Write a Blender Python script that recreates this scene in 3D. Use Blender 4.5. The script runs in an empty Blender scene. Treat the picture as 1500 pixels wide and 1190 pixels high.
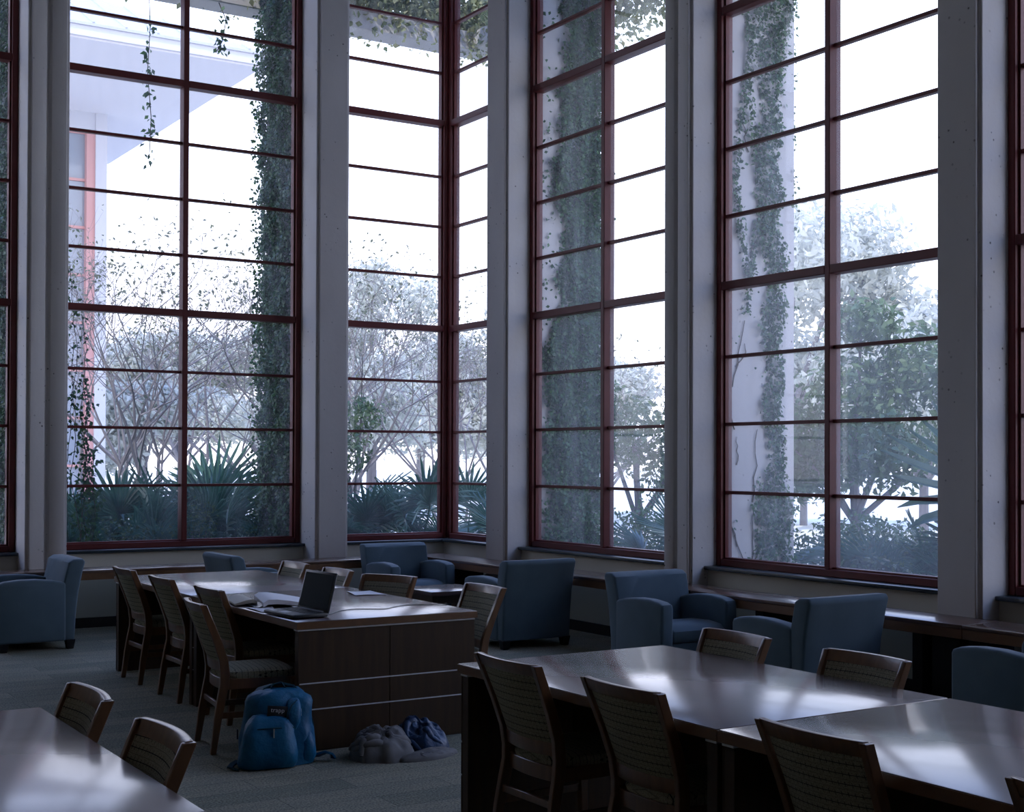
import bpy, bmesh, math, random
import numpy as np
from mathutils import Vector, Matrix
random.seed(7); rng = np.random.default_rng(11)
S = bpy.context.scene
COL = S.collection
PI = math.pi

# ------------------------------------------------------------------ camera
CAM_H = 1.709
yaw, pitch, roll = math.radians(32.441), math.radians(0.629), math.radians(0.184)
F = Vector((math.sin(yaw)*math.cos(pitch), math.cos(yaw)*math.cos(pitch), math.sin(pitch)))
R0 = Vector((math.cos(yaw), -math.sin(yaw), 0)); U0 = R0.cross(F)
RR = R0*math.cos(roll)+U0*math.sin(roll); UU = -R0*math.sin(roll)+U0*math.cos(roll)
cd = bpy.data.cameras.new('camera'); cam = bpy.data.objects.new('camera', cd); COL.objects.link(cam)
M = Matrix((( RR.x, UU.x, -F.x, 0), (RR.y, UU.y, -F.y, 0), (RR.z, UU.z, -F.z, CAM_H), (0, 0, 0, 1)))
cam.matrix_world = M
cd.sensor_fit = 'HORIZONTAL'; cd.sensor_width = 36; cd.lens = 2003.63*36/1500
cd.shift_y = (650.46-595)/1500; cd.clip_end = 400; cd.clip_start = .05
S.camera = cam

# ------------------------------------------------------------------ world, sun, exposure
w = bpy.data.worlds.new('sky'); S.world = w; w.use_nodes = True
nt = w.node_tree; nt.nodes.clear()
tc = nt.nodes.new('ShaderNodeTexCoord'); sp = nt.nodes.new('ShaderNodeSeparateXYZ')
nz = nt.nodes.new('ShaderNodeTexNoise'); nz.inputs['Scale'].default_value = 2.2; nz.inputs['Detail'].default_value = 3
rp = nt.nodes.new('ShaderNodeValToRGB'); bg = nt.nodes.new('ShaderNodeBackground'); wo = nt.nodes.new('ShaderNodeOutputWorld')
rp.color_ramp.elements[0].position = 0.0; rp.color_ramp.elements[0].color = (.94, .90, .97, 1)
rp.color_ramp.elements[1].position = 1.0; rp.color_ramp.elements[1].color = (.22, .39, 1.0, 1)
e = rp.color_ramp.elements.new(.34); e.color = (.74, .80, 1.0, 1)
e = rp.color_ramp.elements.new(.6); e.color = (.38, .53, 1.0, 1)
mx = nt.nodes.new('ShaderNodeMix'); mx.data_type = 'RGBA'; mx.blend_type = 'MULTIPLY'; mx.inputs[0].default_value = .06
nt.links.new(tc.outputs['Generated'], sp.inputs[0]); nt.links.new(sp.outputs['Z'], rp.inputs[0])
nt.links.new(tc.outputs['Generated'], nz.inputs['Vector'])
nt.links.new(rp.outputs[0], mx.inputs[6]); nt.links.new(nz.outputs['Color'], mx.inputs[7])
nt.links.new(mx.outputs[2], bg.inputs['Color']); nt.links.new(bg.outputs[0], wo.inputs[0])
bg.inputs['Strength'].default_value = 3.4
sl = bpy.data.lights.new('sun', 'SUN'); sl.energy = 3.2; sl.angle = math.radians(1.0); sl.color = (1, .93, .82)
sun = bpy.data.objects.new('sun', sl); COL.objects.link(sun)
sun.rotation_euler = Vector((.80, .50, -1.12)).to_track_quat('-Z', 'Y').to_euler()
S.view_settings.view_transform = 'Standard'; S.view_settings.look = 'None'
S.view_settings.exposure = 0.0; S.view_settings.gamma = 1.0; S.view_settings.use_curve_mapping = False
S.cycles.max_bounces = 8; S.cycles.diffuse_bounces = 4; S.cycles.transparent_max_bounces = 16
S.cycles.use_denoising = True; S.cycles.caustics_reflective = False; S.cycles.caustics_refractive = False

# ------------------------------------------------------------------ materials
def mat(name, col, rough=.6, spec=.5, metal=0, noise=None, bump=None, coat=None, sheen=None, trans=None, island=None):
    m = bpy.data.materials.new(name); m.use_nodes = True; t = m.node_tree; b = t.nodes['Principled BSDF']
    b.inputs['Base Color'].default_value = (*col, 1); b.inputs['Roughness'].default_value = rough
    b.inputs['Specular IOR Level'].default_value = spec; b.inputs['Metallic'].default_value = metal
    co = t.nodes.new('ShaderNodeTexCoord'); last = None
    if noise:   # (scale, stretch vector, second colour, detail)
        mp = t.nodes.new('ShaderNodeMapping'); mp.inputs['Scale'].default_value = noise[1]
        n = t.nodes.new('ShaderNodeTexNoise'); n.inputs['Scale'].default_value = noise[0]; n.inputs['Detail'].default_value = noise[3]
        r = t.nodes.new('ShaderNodeValToRGB'); r.color_ramp.elements[0].position = .3; r.color_ramp.elements[1].position = .7
        r.color_ramp.elements[0].color = (*col, 1); r.color_ramp.elements[1].color = (*noise[2], 1)
        t.links.new(co.outputs['Object'], mp.inputs[0]); t.links.new(mp.outputs[0], n.inputs['Vector'])
        t.links.new(n.outputs['Fac'], r.inputs[0]); last = r.outputs[0]
    if island:
        g = t.nodes.new('ShaderNodeNewGeometry'); r = t.nodes.new('ShaderNodeValToRGB')
        r.color_ramp.elements[0].color = (*col, 1); r.color_ramp.elements[1].color = (*island, 1)
        t.links.new(g.outputs['Random Per Island'], r.inputs[0]); last = r.outputs[0]
    if last: t.links.new(last, b.inputs['Base Color'])
    if bump:
        n2 = t.nodes.new('ShaderNodeTexNoise'); n2.inputs['Scale'].default_value = bump[0]; n2.inputs['Detail'].default_value = 4
        bp = t.nodes.new('ShaderNodeBump'); bp.inputs['Strength'].default_value = bump[1]; bp.inputs['Distance'].default_value = bump[2]
        t.links.new(co.outputs['Object'], n2.inputs['Vector']); t.links.new(n2.outputs['Fac'], bp.inputs['Height']); t.links.new(bp.outputs[0], b.inputs['Normal'])
    if coat: b.inputs['Coat IOR'].default_value = 1.65; b.inputs['Coat Weight'].default_value = coat[0]; b.inputs['Coat Roughness'].default_value = coat[1]
    if sheen: b.inputs['Sheen Weight'].default_value = sheen
    if trans:
        tr = t.nodes.new('ShaderNodeBsdfTranslucent'); ms = t.nodes.new('ShaderNodeMixShader'); ms.inputs[0].default_value = trans
        if last: t.links.new(last, tr.inputs[0])
        else: tr.inputs[0].default_value = (*col, 1)
        t.links.new(b.outputs[0], ms.inputs[1]); t.links.new(tr.outputs[0], ms.inputs[2]); t.links.new(ms.outputs[0], t.nodes['Material Output'].inputs[0])
    return m

def concrete(name, a, b_, pits=True):
    m = mat(name, a, .85, .2, noise=(1.3, (1, 1, .5), b_, 5)); t = m.node_tree; b = t.nodes['Principled BSDF']
    co = [n for n in t.nodes if n.type == 'TEX_COORD'][0]
    v = t.nodes.new('ShaderNodeTexVoronoi'); v.inputs['Scale'].default_value = 13; v.inputs['Randomness'].default_value = 1
    r = t.nodes.new('ShaderNodeValToRGB'); r.color_ramp.elements[0].position = .07; r.color_ramp.elements[1].position = .13
    n = t.nodes.new('ShaderNodeTexNoise'); n.inputs['Scale'].default_value = 1.7
    r2 = t.nodes.new('ShaderNodeValToRGB'); r2.color_ramp.elements[0].position = .5; r2.color_ramp.elements[1].position = .62
    r2.color_ramp.elements[0].color = (1, 1, 1, 1); r2.color_ramp.elements[1].color = (0, 0, 0, 1)
    mxx = t.nodes.new('ShaderNodeMath'); mxx.operation = 'MAXIMUM'
    n3 = t.nodes.new('ShaderNodeTexNoise'); n3.inputs['Scale'].default_value = 22; n3.inputs['Detail'].default_value = 5
    ad = t.nodes.new('ShaderNodeMath'); ad.operation = 'MULTIPLY_ADD'; ad.inputs[1].default_value = .35
    t.links.new(co.outputs['Object'], v.inputs['Vector']); t.links.new(v.outputs['Distance'], r.inputs[0])
    t.links.new(co.outputs['Object'], n.inputs['Vector']); t.links.new(n.outputs['Fac'], r2.inputs[0])
    t.links.new(co.outputs['Object'], n3.inputs['Vector'])
    t.links.new(r.outputs[0], mxx.inputs[0]); t.links.new(r2.outputs[0], mxx.inputs[1])
    t.links.new(n3.outputs['Fac'], ad.inputs[0]); t.links.new(mxx.outputs[0], ad.inputs[2])
    bp = t.nodes.new('ShaderNodeBump'); bp.inputs['Strength'].default_value = .55; bp.inputs['Distance'].default_value = .008
    t.links.new(ad.outputs[0], bp.inputs['Height']); t.links.new(bp.outputs[0], b.inputs['Normal'])
    if pits:
        mc = t.nodes.new('ShaderNodeMix'); mc.data_type = 'RGBA'; mc.blend_type = 'MULTIPLY'; mc.inputs[0].default_value = .75
        src = b.inputs['Base Color'].links[0].from_socket
        t.links.new(src, mc.inputs[6]); t.links.new(mxx.outputs[0], mc.inputs[7]); t.links.new(mc.outputs[2], b.inputs['Base Color'])
    return m

def check_fabric(name, axes):
    m = bpy.data.materials.new(name); m.use_nodes = True; t = m.node_tree; b = t.nodes['Principled BSDF']
    b.inputs['Roughness'].default_value = .9; b.inputs['Specular IOR Level'].default_value = .15
    co = t.nodes.new('ShaderNodeTexCoord'); s = t.nodes.new('ShaderNodeSeparateXYZ'); t.links.new(co.outputs['Object'], s.inputs[0])
    def line(axis, per, wd, off=0.):
        a = t.nodes.new('ShaderNodeMath'); a.operation = 'MULTIPLY_ADD'; a.inputs[1].default_value = 1/per; a.inputs[2].default_value = 100+off
        f = t.nodes.new('ShaderNodeMath'); f.operation = 'FRACT'; c = t.nodes.new('ShaderNodeMath'); c.operation = 'LESS_THAN'; c.inputs[1].default_value = wd
        t.links.new(s.outputs[axis], a.inputs[0]); t.links.new(a.outputs[0], f.inputs[0]); t.links.new(f.outputs[0], c.inputs[0]); return c.outputs[0], f.outputs[0]
    l1, _ = line(axes[1], .034, .075); l2, _ = line(axes[1], .034, .05, .5)
    v1, _ = line(axes[0], .024, .09); _, fz = line(axes[1], .034, .1, .2)
    g = t.nodes.new('ShaderNodeMath'); g.operation = 'LESS_THAN'; g.inputs[1].default_value = .5; t.links.new(fz, g.inputs[0])
    va = t.nodes.new('ShaderNodeMath'); va.operation = 'MULTIPLY'; t.links.new(v1, va.inputs[0]); t.links.new(g.outputs[0], va.inputs[1])
    h2 = t.nodes.new('ShaderNodeMath'); h2.operation = 'MULTIPLY'; h2.inputs[1].default_value = .45; t.links.new(l2, h2.inputs[0])
    m1 = t.nodes.new('ShaderNodeMath'); m1.operation = 'MAXIMUM'; t.links.new(l1, m1.inputs[0]); t.links.new(va.outputs[0], m1.inputs[1])
    m2 = t.nodes.new('ShaderNodeMath'); m2.operation = 'MAXIMUM'; t.links.new(m1.outputs[0], m2.inputs[0]); t.links.new(h2.outputs[0], m2.inputs[1])
    n = t.nodes.new('ShaderNodeTexNoise'); n.inputs['Scale'].default_value = 260; t.links.new(co.outputs['Object'], n.inputs['Vector'])
    r = t.nodes.new('ShaderNodeValToRGB'); r.color_ramp.elements[0].color = (.20, .195, .14, 1); r.color_ramp.elements[1].color = (.40, .385, .29, 1)
    r.color_ramp.elements[0].position = .35; r.color_ramp.elements[1].position = .65; t.links.new(n.outputs['Fac'], r.inputs[0])
    mc = t.nodes.new('ShaderNodeMix'); mc.data_type = 'RGBA'; mc.inputs[7].default_value = (.018, .02, .02, 1)
    t.links.new(m2.outputs[0], mc.inputs[0]); t.links.new(r.outputs[0], mc.inputs[6]); t.links.new(mc.outputs[2], b.inputs['Base Color'])
    bp = t.nodes.new('ShaderNodeBump'); bp.inputs['Strength'].default_value = .4; bp.inputs['Distance'].default_value = .002
    t.links.new(n.outputs['Fac'], bp.inputs['Height']); t.links.new(bp.outputs[0], b.inputs['Normal'])
    return m

def carpet():
    m = bpy.data.materials.new('carpet'); m.use_nodes = True; t = m.node_tree; b = t.nodes['Principled BSDF']
    b.inputs['Roughness'].default_value = .95; b.inputs['Specular IOR Level'].default_value = .1
    co = t.nodes.new('ShaderNodeTexCoord')
    mp = t.nodes.new('ShaderNodeMapping'); mp.inputs['Rotation'].default_value = (0, 0, .0)
    br = t.nodes.new('ShaderNodeTexBrick'); br.inputs['Scale'].default_value = 1.0; br.inputs['Mortar Size'].default_value = .002
    br.inputs['Brick Width'].default_value = .9; br.inputs['Row Height'].default_value = .23; br.offset = .5
    br.inputs['Color1'].default_value = (.22, .235, .20, 1); br.inputs['Color2'].default_value = (.31, .31, .26, 1); br.inputs['Mortar'].default_value = (.11, .115, .11, 1)
    n = t.nodes.new('ShaderNodeTexNoise'); n.inputs['Scale'].default_value = 90; n.inputs['Detail'].default_value = 3
    n2 = t.nodes.new('ShaderNodeTexNoise'); n2.inputs['Scale'].default_value = 3.; n2.inputs['Detail'].default_value = 4
    mq = t.nodes.new('ShaderNodeMapping'); mq.inputs['Scale'].default_value = (1, 5, 1)
    r = t.nodes.new('ShaderNodeValToRGB'); r.color_ramp.elements[0].color = (.5, .5, .5, 1); r.color_ramp.elements[1].color = (1.25, 1.22, 1.15, 1)
    r.color_ramp.elements[0].position = .35; r.color_ramp.elements[1].position = .65
    r2 = t.nodes.new('ShaderNodeValToRGB'); r2.color_ramp.elements[0].color = (.75, .78, .8, 1); r2.color_ramp.elements[1].color = (1.25, 1.15, 1.0, 1)
    m1 = t.nodes.new('ShaderNodeMix'); m1.data_type = 'RGBA'; m1.blend_type = 'MULTIPLY'; m1.inputs[0].default_value = 1
    m2 = t.nodes.new('ShaderNodeMix'); m2.data_type = 'RGBA'; m2.blend_type = 'MULTIPLY'; m2.inputs[0].default_value = 1
    t.links.new(co.outputs['Object'], mp.inputs[0]); t.links.new(mp.outputs[0], br.inputs['Vector']); t.links.new(co.outputs['Object'], n.inputs['Vector'])
    t.links.new(co.outputs['Object'], mq.inputs[0]); t.links.new(mq.outputs[0], n2.inputs['Vector'])
    t.links.new(n.outputs['Fac'], r.inputs[0]); t.links.new(n2.outputs['Fac'], r2.inputs[0])
    t.links.new(br.outputs['Color'], m1.inputs[6]); t.links.new(r.outputs[0], m1.inputs[7]); t.links.new(m1.outputs[2], m2.inputs[6]); t.links.new(r2.outputs[0], m2.inputs[7])
    t.links.new(m2.outputs[2], b.inputs['Base Color'])
    bp = t.nodes.new('ShaderNodeBump'); bp.inputs['Strength'].default_value = .6; bp.inputs['Distance'].default_value = .004
    t.links.new(n.outputs['Fac'], bp.inputs['Height']); t.links.new(bp.outputs[0], b.inputs['Normal'])
    return m

def glass_mat():
    m = bpy.data.materials.new('dusty_hazed_glass'); m.use_nodes = True; t = m.node_tree; t.nodes.remove(t.nodes['Principled BSDF'])
    out = t.nodes['Material Output']
    tr = t.nodes.new('ShaderNodeBsdfTransparent'); tr.inputs[0].default_value = (.95, .965, .985, 1)
    tl = t.nodes.new('ShaderNodeBsdfTranslucent'); tl.inputs[0].default_value = (.82, .88, .95, 1)  # translucent film draws dust plus the bright veil of glare
    gl = t.nodes.new('ShaderNodeBsdfGlossy'); gl.inputs['Roughness'].default_value = .02
    l0 = t.nodes.new('ShaderNodeLayerWeight'); l0.inputs['Blend'].default_value = .5
    l1 = t.nodes.new('ShaderNodeMath'); l1.operation = 'POWER'; l1.inputs[1].default_value = 4.5; t.links.new(l0.outputs['Facing'], l1.inputs[0])
    lw = t.nodes.new('ShaderNodeMath'); lw.operation = 'MULTIPLY_ADD'; lw.inputs[1].default_value = .55; lw.inputs[2].default_value = .02; t.links.new(l1.outputs[0], lw.inputs[0])
    g = t.nodes.new('ShaderNodeNewGeometry'); s = t.nodes.new('ShaderNodeSeparateXYZ'); t.links.new(g.outputs['Position'], s.inputs[0])
    n = t.nodes.new('ShaderNodeTexNoise'); n.inputs['Scale'].default_value = 1.4; n.inputs['Detail'].default_value = 6
    mp = t.nodes.new('ShaderNodeMapping'); mp.inputs['Scale'].default_value = (3.5, 3.5, .8); t.links.new(g.outputs['Position'], mp.inputs[0]); t.links.new(mp.outputs[0], n.inputs['Vector'])
    mr = t.nodes.new('ShaderNodeMapRange'); mr.inputs[1].default_value = .3; mr.inputs[2].default_value = .75; mr.inputs[3].default_value = .008; mr.inputs[4].default_value = .05
    t.links.new(n.outputs['Fac'], mr.inputs[0])
    # heavier dust and painted-in haze on the lower panes of the right hand wall
    hx = t.nodes.new('ShaderNodeMapRange'); hx.inputs[1].default_value = 12.6; hx.inputs[2].default_value = 9.0; hx.inputs[3].default_value = 0; hx.inputs[4].default_value = 1; t.links.new(s.outputs['Y'], hx.inputs[0])
    hz = t.nodes.new('ShaderNodeMapRange'); hz.inputs[1].default_value = 5.5; hz.inputs[2].default_value = .9; hz.inputs[3].default_value = .2; hz.inputs[4].default_value = 1; t.links.new(s.outputs['Z'], hz.inputs[0])
    n2 = t.nodes.new('ShaderNodeTexNoise'); n2.inputs['Scale'].default_value = .9; n2.inputs['Detail'].default_value = 5; t.links.new(g.outputs['Position'], n2.inputs['Vector'])
    m_a = t.nodes.new('ShaderNodeMath'); m_a.operation = 'MULTIPLY'; t.links.new(hx.outputs[0], m_a.inputs[0]); t.links.new(hz.outputs[0], m_a.inputs[1])
    m_b = t.nodes.new('ShaderNodeMath'); m_b.operation = 'MULTIPLY'; t.links.new(m_a.outputs[0], m_b.inputs[0]); t.links.new(n2.outputs['Fac'], m_b.inputs[1])
    m_c = t.nodes.new('ShaderNodeMath'); m_c.operation = 'MULTIPLY_ADD'; m_c.inputs[1].default_value = .095; t.links.new(m_b.outputs[0], m_c.inputs[0]); t.links.new(mr.outputs[0], m_c.inputs[2])
    mr = m_c
    m1 = t.nodes.new('ShaderNodeMixShader'); m2 = t.nodes.new('ShaderNodeMixShader')
    t.links.new(mr.outputs[0], m1.inputs[0]); t.links.new(tr.outputs[0], m1.inputs[1]); t.links.new(tl.outputs[0], m1.inputs[2])
    t.links.new(lw.outputs[0], m2.inputs[0]); t.links.new(m1.outputs[0], m2.inputs[1]); t.links.new(gl.outputs[0], m2.inputs[2]); t.links.new(m2.outputs[0], out.inputs[0])
    return m

def table_mat(name, dark, light, rough, coat):
    m = mat(name, dark, rough, .5, noise=(3.2, (1.2, .35, 1), light, 8), coat=coat); t = m.node_tree; b = t.nodes['Principled BSDF']
    co = [n for n in t.nodes if n.type == 'TEX_COORD'][0]
    n = t.nodes.new('ShaderNodeTexNoise'); n.inputs['Scale'].default_value = 7; n.inputs['Detail'].default_value = 8
    r = t.nodes.new('ShaderNodeMapRange'); r.inputs[3].default_value = coat[1]*.75; r.inputs[4].default_value = coat[1]*1.3
    t.links.new(co.outputs['Object'], n.inputs['Vector']); t.links.new(n.outputs['Fac'], r.inputs[0]); t.links.new(r.outputs[0], b.inputs['Coat Roughness'])
    return m

CONC = concrete('pier_concrete', (.57, .55, .54), (.67, .65, .63))
CONC_OUT = concrete('outside_concrete', (.60, .58, .57), (.72, .69, .67))
WALLP = mat('wall_paint', (.62, .59, .50), .8, .2, noise=(1.0, (1, 1, 1), (.66, .63, .54), 3), bump=(40, .1, .002))
WALLG = mat('lower_wall_paint', (.40, .42, .36), .8, .2)
FARW = mat('dark_far_wall', (.27, .23, .18), .8, .2)
CEIL = mat('ceiling_paint', (.50, .49, .48), .9, .1, bump=(30, .2, .003))
RED = mat('red_steel', (.115, .017, .017), .45, .4, noise=(6, (1, 1, 1), (.14, .022, .02), 3))
SILL = mat('dark_sill', (.03, .045, .055), .35, .5)
BLK = mat('black_base', (.012, .012, .014), .6, .3)
TOP = table_mat('table_top_wood', (.055, .020, .013), (.085, .032, .021), .42, (1.0, .15))
WOOD = mat('table_wood', (.040, .021, .010), .42, .4, noise=(5, (6, 6, .5), (.062, .033, .014), 6), coat=(.08, .35))
WOODE = mat('table_edge_wood', (.13, .058, .022), .4, .4, noise=(5, (4, .4, 4), (.18, .082, .03), 6), coat=(.4, .3))
CWOOD = mat('chair_wood', (.12, .053, .02), .35, .5, noise=(6, (5, 5, .6), (.18, .082, .032), 5), coat=(.6, .22))
COUNTER = table_mat('counter_wood', (.085, .038, .022), (.12, .055, .03), .42, (.8, .13))
ALU = mat('aluminium_strip', (.75, .77, .80), .4, .5, metal=.35)
FAB1 = check_fabric('check_back', (1, 2)); FAB2 = check_fabric('check_seat', (1, 0))
BLUE = mat('blue_upholstery', (.085, .13, .16), .9, .15, noise=(5, (1, 1, 1), (.10, .15, .185), 3), bump=(500, .2, .001), sheen=.25)
CARPET = carpet(); GLASS = glass_mat()
IVY = mat('ivy_leaf', (.008, .055, .02), .42, .4, island=(.07, .19, .05), trans=.3)
SLEAF = mat('sunlit_ivy_leaf', (.16, .22, .09), .5, .4, island=(.46, .46, .26), trans=.45)  # sunlight on the beam leaves is painted in as a paler colour
STEM = mat('vine_stem', (.10, .08, .06), .9, .1)
PALM = mat('palmetto_leaf', (.025, .095, .065), .30, .6, noise=(6, (1, 1, 1), (.07, .17, .115), 3), trans=.3)
BARK = mat('tree_bark', (.17, .155, .16), .9, .1, noise=(4, (1, 1, .3), (.27, .25, .25), 4))
BLEAF = mat('autumn_leaf', (.12, .15, .09), .7, .2, island=(.25, .25, .17), trans=.4)
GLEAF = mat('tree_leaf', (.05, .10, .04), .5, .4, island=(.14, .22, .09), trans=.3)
PLEAF = mat('hazy_tree_leaf', (.46, .48, .42), .7, .2, island=(.78, .78, .70), trans=.45)  # distance haze and sunlight are put into this light leaf colour
MULCH = mat('mulch', (.05, .04, .03), .95, .1, noise=(20, (1, 1, 1), (.10, .08, .06), 6), bump=(60, .5, .02))
LAWN = mat('pale_ground', (.62, .60, .50), .95, .1, noise=(.4, (1, 1, 1), (.80, .77, .68), 4))
ROOFM = mat('roof_metal', (.50, .51, .56), .5, .4); STUC = mat('pale_stucco', (.62, .62, .66), .9, .1); SOFF = mat('soffit', (.74, .72, .75), .9, .1)
PINK = mat('pink_red_frame', (.62, .33, .31), .5, .4); DGL = mat('reflecting_window', (.30, .34, .40), .08, .8)

# ------------------------------------------------------------------ mesh helpers
class MB:
    def __init__(s): s.v = []; s.f = []; s.m = []
    def add(s, vs, fs, mi=0):
        o = len(s.v); s.v += [tuple(v) for v in vs]; s.f += [tuple(i+o for i in f) for f in fs]; s.m += [mi]*len(fs); return s
    def box(s, x0, x1, y0, y1, z0, z1, mi=0):
        return s.add([(x0,y0,z0),(x1,y0,z0),(x1,y1,z0),(x0,y1,z0),(x0,y0,z1),(x1,y0,z1),(x1,y1,z1),(x0,y1,z1)],
                     [(0,3,2,1),(4,5,6,7),(0,1,5,4),(1,2,6,5),(2,3,7,6),(3,0,4,7)], mi)
    def loft(s, rings, mi=0, cap=True):
        n = len(rings[0]); vs = [p for r in rings for p in r]; fs = []
        for i in range(len(rings)-1):
            for j in range(n): fs.append((i*n+j, i*n+(j+1)%n, (i+1)*n+(j+1)%n, (i+1)*n+j))
        if cap: fs.append(tuple(reversed(range(n)))); fs.append(tuple((len(rings)-1)*n+j for j in range(n)))
        return s.add(vs, fs, mi)
    def prism(s, poly, z0, z1, mi=0):
        return s.loft([[(x, y, z0) for x, y in poly], [(x, y, z1) for x, y in poly]], mi)
    def tube(s, pts, r, n=6, mi=0):
        pts = [Vector(p) for p in pts]; rs = r if isinstance(r, (list, tuple)) else [r]*len(pts); rings = []
        for i, p in enumerate(pts):
            d = (pts[min(i+1, len(pts)-1)]-pts[max(i-1, 0)]).normalized()
            a = d.orthogonal().normalized() if i == 0 else (a-d*a.dot(d)).normalized()
            b = d.cross(a)
            rings.append([p+(a*math.cos(t)+b*math.sin(t))*rs[i] for t in [2*PI*k/n for k in range(n)]])
        return s.loft(rings, mi)
    def build(s, name, mats, parent=None, bevel=0, segs=2, smooth=True, ang=35):
        me = bpy.data.meshes.new(name); me.from_pydata(s.v, [], s.f)
        if not isinstance(mats, (list, tuple)): mats = [mats]
        for m in mats: me.materials.append(m)
        for p, mi in zip(me.polygons, s.m): p.material_index = mi
        bm = bmesh.new(); bm.from_mesh(me); bmesh.ops.recalc_face_normals(bm, faces=bm.faces)
        if bevel:
            es = [e for e in bm.edges if len(e.link_faces) == 2 and e.calc_face_angle(0) > math.radians(ang)]
            bmesh.ops.bevel(bm, geom=es, offset=bevel, segments=segs, profile=.5, affect='EDGES', clamp_overlap=True)
        bm.to_mesh(me); bm.free()
        if smooth: me.shade_smooth(); me.set_sharp_from_angle(angle=math.radians(40))
        o = bpy.data.objects.new(name, me); COL.objects.link(o)
        if parent: o.parent = parent
        return o

def tag(o, label=None, cat=None, group=None, kind=None):
    if label: o['label'] = label
    if cat: o['category'] = cat
    if group: o['group'] = group
    if kind: o['kind'] = kind
    return o
def empty(name, loc=(0,0,0), rz=0, parent=None):
    o = bpy.data.objects.new(name, None); COL.objects.link(o); o.location = loc; o.rotation_euler = (0,0,rz); o.empty_display_size = .1
    if parent: o.parent = parent
    return o
def copy_tree(o, parent=None):
    c = o.copy(); COL.objects.link(c); c.parent = parent
    for ch in list(o.children): copy_tree(ch, c)
    return c
def np_quads(name, V, mats, parent=None, nv=4):
    n = len(V)//nv; me = bpy.data.meshes.new(name)
    me.vertices.add(len(V)); me.vertices.foreach_set('co', V.astype(np.float32).ravel())
    me.loops.add(n*nv); me.loops.foreach_set('vertex_index', np.arange(n*nv, dtype=np.int32))
    me.polygons.add(n); me.polygons.foreach_set('loop_start', np.arange(0, n*nv, nv, dtype=np.int32))
    me.update(calc_edges=True); me.validate()
    me.materials.append(mats); o = bpy.data.objects.new(name, me); COL.objects.link(o)
    if parent: o.parent = parent
    return o
def leaves(P, N, size, aspect=.55, jitter=.5, droop=.35):
    """leaf blades at points P with rough normals N -> (n*4,3)"""
    n = len(P); N = N+rng.normal(0, jitter, (n, 3)); N /= np.linalg.norm(N, axis=1)[:, None]
    D = rng.normal(0, 1, (n, 3)); D[:, 2] -= droop*2; D -= N*(D*N).sum(1)[:, None]; D /= np.linalg.norm(D, axis=1)[:, None]
    W = np.cross(N, D); L = (size*rng.uniform(.6, 1.25, n))[:, None]
    a = P; b = P+D*L*.42+W*L*aspect*.5+N*L*.1; c = P+D*L; d = P+D*L*.42-W*L*aspect*.5+N*L*.1
    return np.stack([a, b, c, d], 1).reshape(-1, 3)

# ------------------------------------------------------------------ the room shell
XW, YW = 8.06, 14.066          # glass planes of the right and the back windows
XL, YR = -4.0, -4.0            # unseen left and rear walls
ZC = 8.45
m = MB().box(XL-.2, 8.0, YR-.2, 14.0, -.2, 0); tag(m.build('floor', CARPET, smooth=False), 'grey green carpet floor of faint narrow woven planks', kind='structure')
m = MB().box(XL-.2, 8.2, YR-.2, 14.2, ZC, ZC+.12); tag(m.build('ceiling', CEIL, smooth=False), 'high pale ceiling slab above the tall windows', kind='structure')
m = MB().box(XL-.2, XL, YR, 14.1, 0, ZC); tag(m.build('wall_left', FARW, smooth=False), 'dark plain wall on the far left side of the room', kind='structure')
m = MB().box(XL-.2, 8.2, YR-.2, YR, 0, ZC); tag(m.build('wall_rear', FARW, smooth=False), 'dark plain wall closing the room behind the camera', kind='structure')
m = MB(); m.box(XL, 8.16, 13.90, 14.16, .55, .775); m.box(XL, 8.16, 13.90, 14.16, 0, .55, 1); m.box(XL, 8.16, 13.93, 14.2, 8.09, ZC); m.box(XL, .09, 13.9, 14.16, .775, 8.09)
tag(m.build('wall_back', [WALLP, WALLG], smooth=False), 'low painted wall under the windows beyond the far table', kind='structure')
m = MB(); m.box(7.896, 8.16, YR, 13.9, .55, .775); m.box(7.896, 8.16, YR, 13.9, 0, .55, 1); m.box(7.93, 8.2, YR, 13.9, 8.09, ZC); m.box(7.896, 8.16, YR, .09, .775, 8.09)
tag(m.build('wall_right', [WALLP, WALLG], smooth=False), 'low painted wall under the windows on the right side', kind='structure')
m = MB().box(XL, 7.896, 13.875, 13.9, 0, .1); tag(m.build('baseboard_back', BLK, smooth=False), 'black baseboard along the foot of the back wall', kind='structure')
m = MB().box(7.872, 7.896, YR, 13.875, 0, .1); tag(m.build('baseboard_right', BLK, smooth=False), 'black baseboard along the foot of the right wall', kind='structure')

def pier_poly(u0, u1, d0, d1, groove):
    c = .03; g = .025; P = [(u0, d1), (u0, d0+c), (u0+c, d0+c), (u0+c, d0)]
    if groove:
        k = (u0+u1)/2+groove
        P += [(k-g, d0), (k-g*.6, d0+.04), (k+g*.6, d0+.04), (k+g, d0)]
    return P+[(u1-c, d0), (u1-c, d0+c), (u1, d0+c), (u1, d1)]
def pier(side, u0, u1, groove, label):
    if side == 'B':
        P = pier_poly(u0, u1, 13.57, 15.02, groove)
    else:
        P = [(d, u) for u, d in pier_poly(u0, u1, 7.69, 8.93, groove)]
    o = MB().prism(P, 0, ZC).build('concrete_pier', CONC, bevel=.006, segs=1, ang=20); tag(o, label, kind='structure'); return o
pier('B', 6.13, 6.515, 0, 'plain concrete pier standing left of the corner window')
pier('B', 3.105, 3.50, -.005, 'grooved concrete pier behind the leftmost armchair')
pier('B', .08, .475, 0, 'concrete pier on the back wall outside the left edge')
pier('R', 12.235, 12.65, 0, 'plain concrete pier just right of the corner window')
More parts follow.
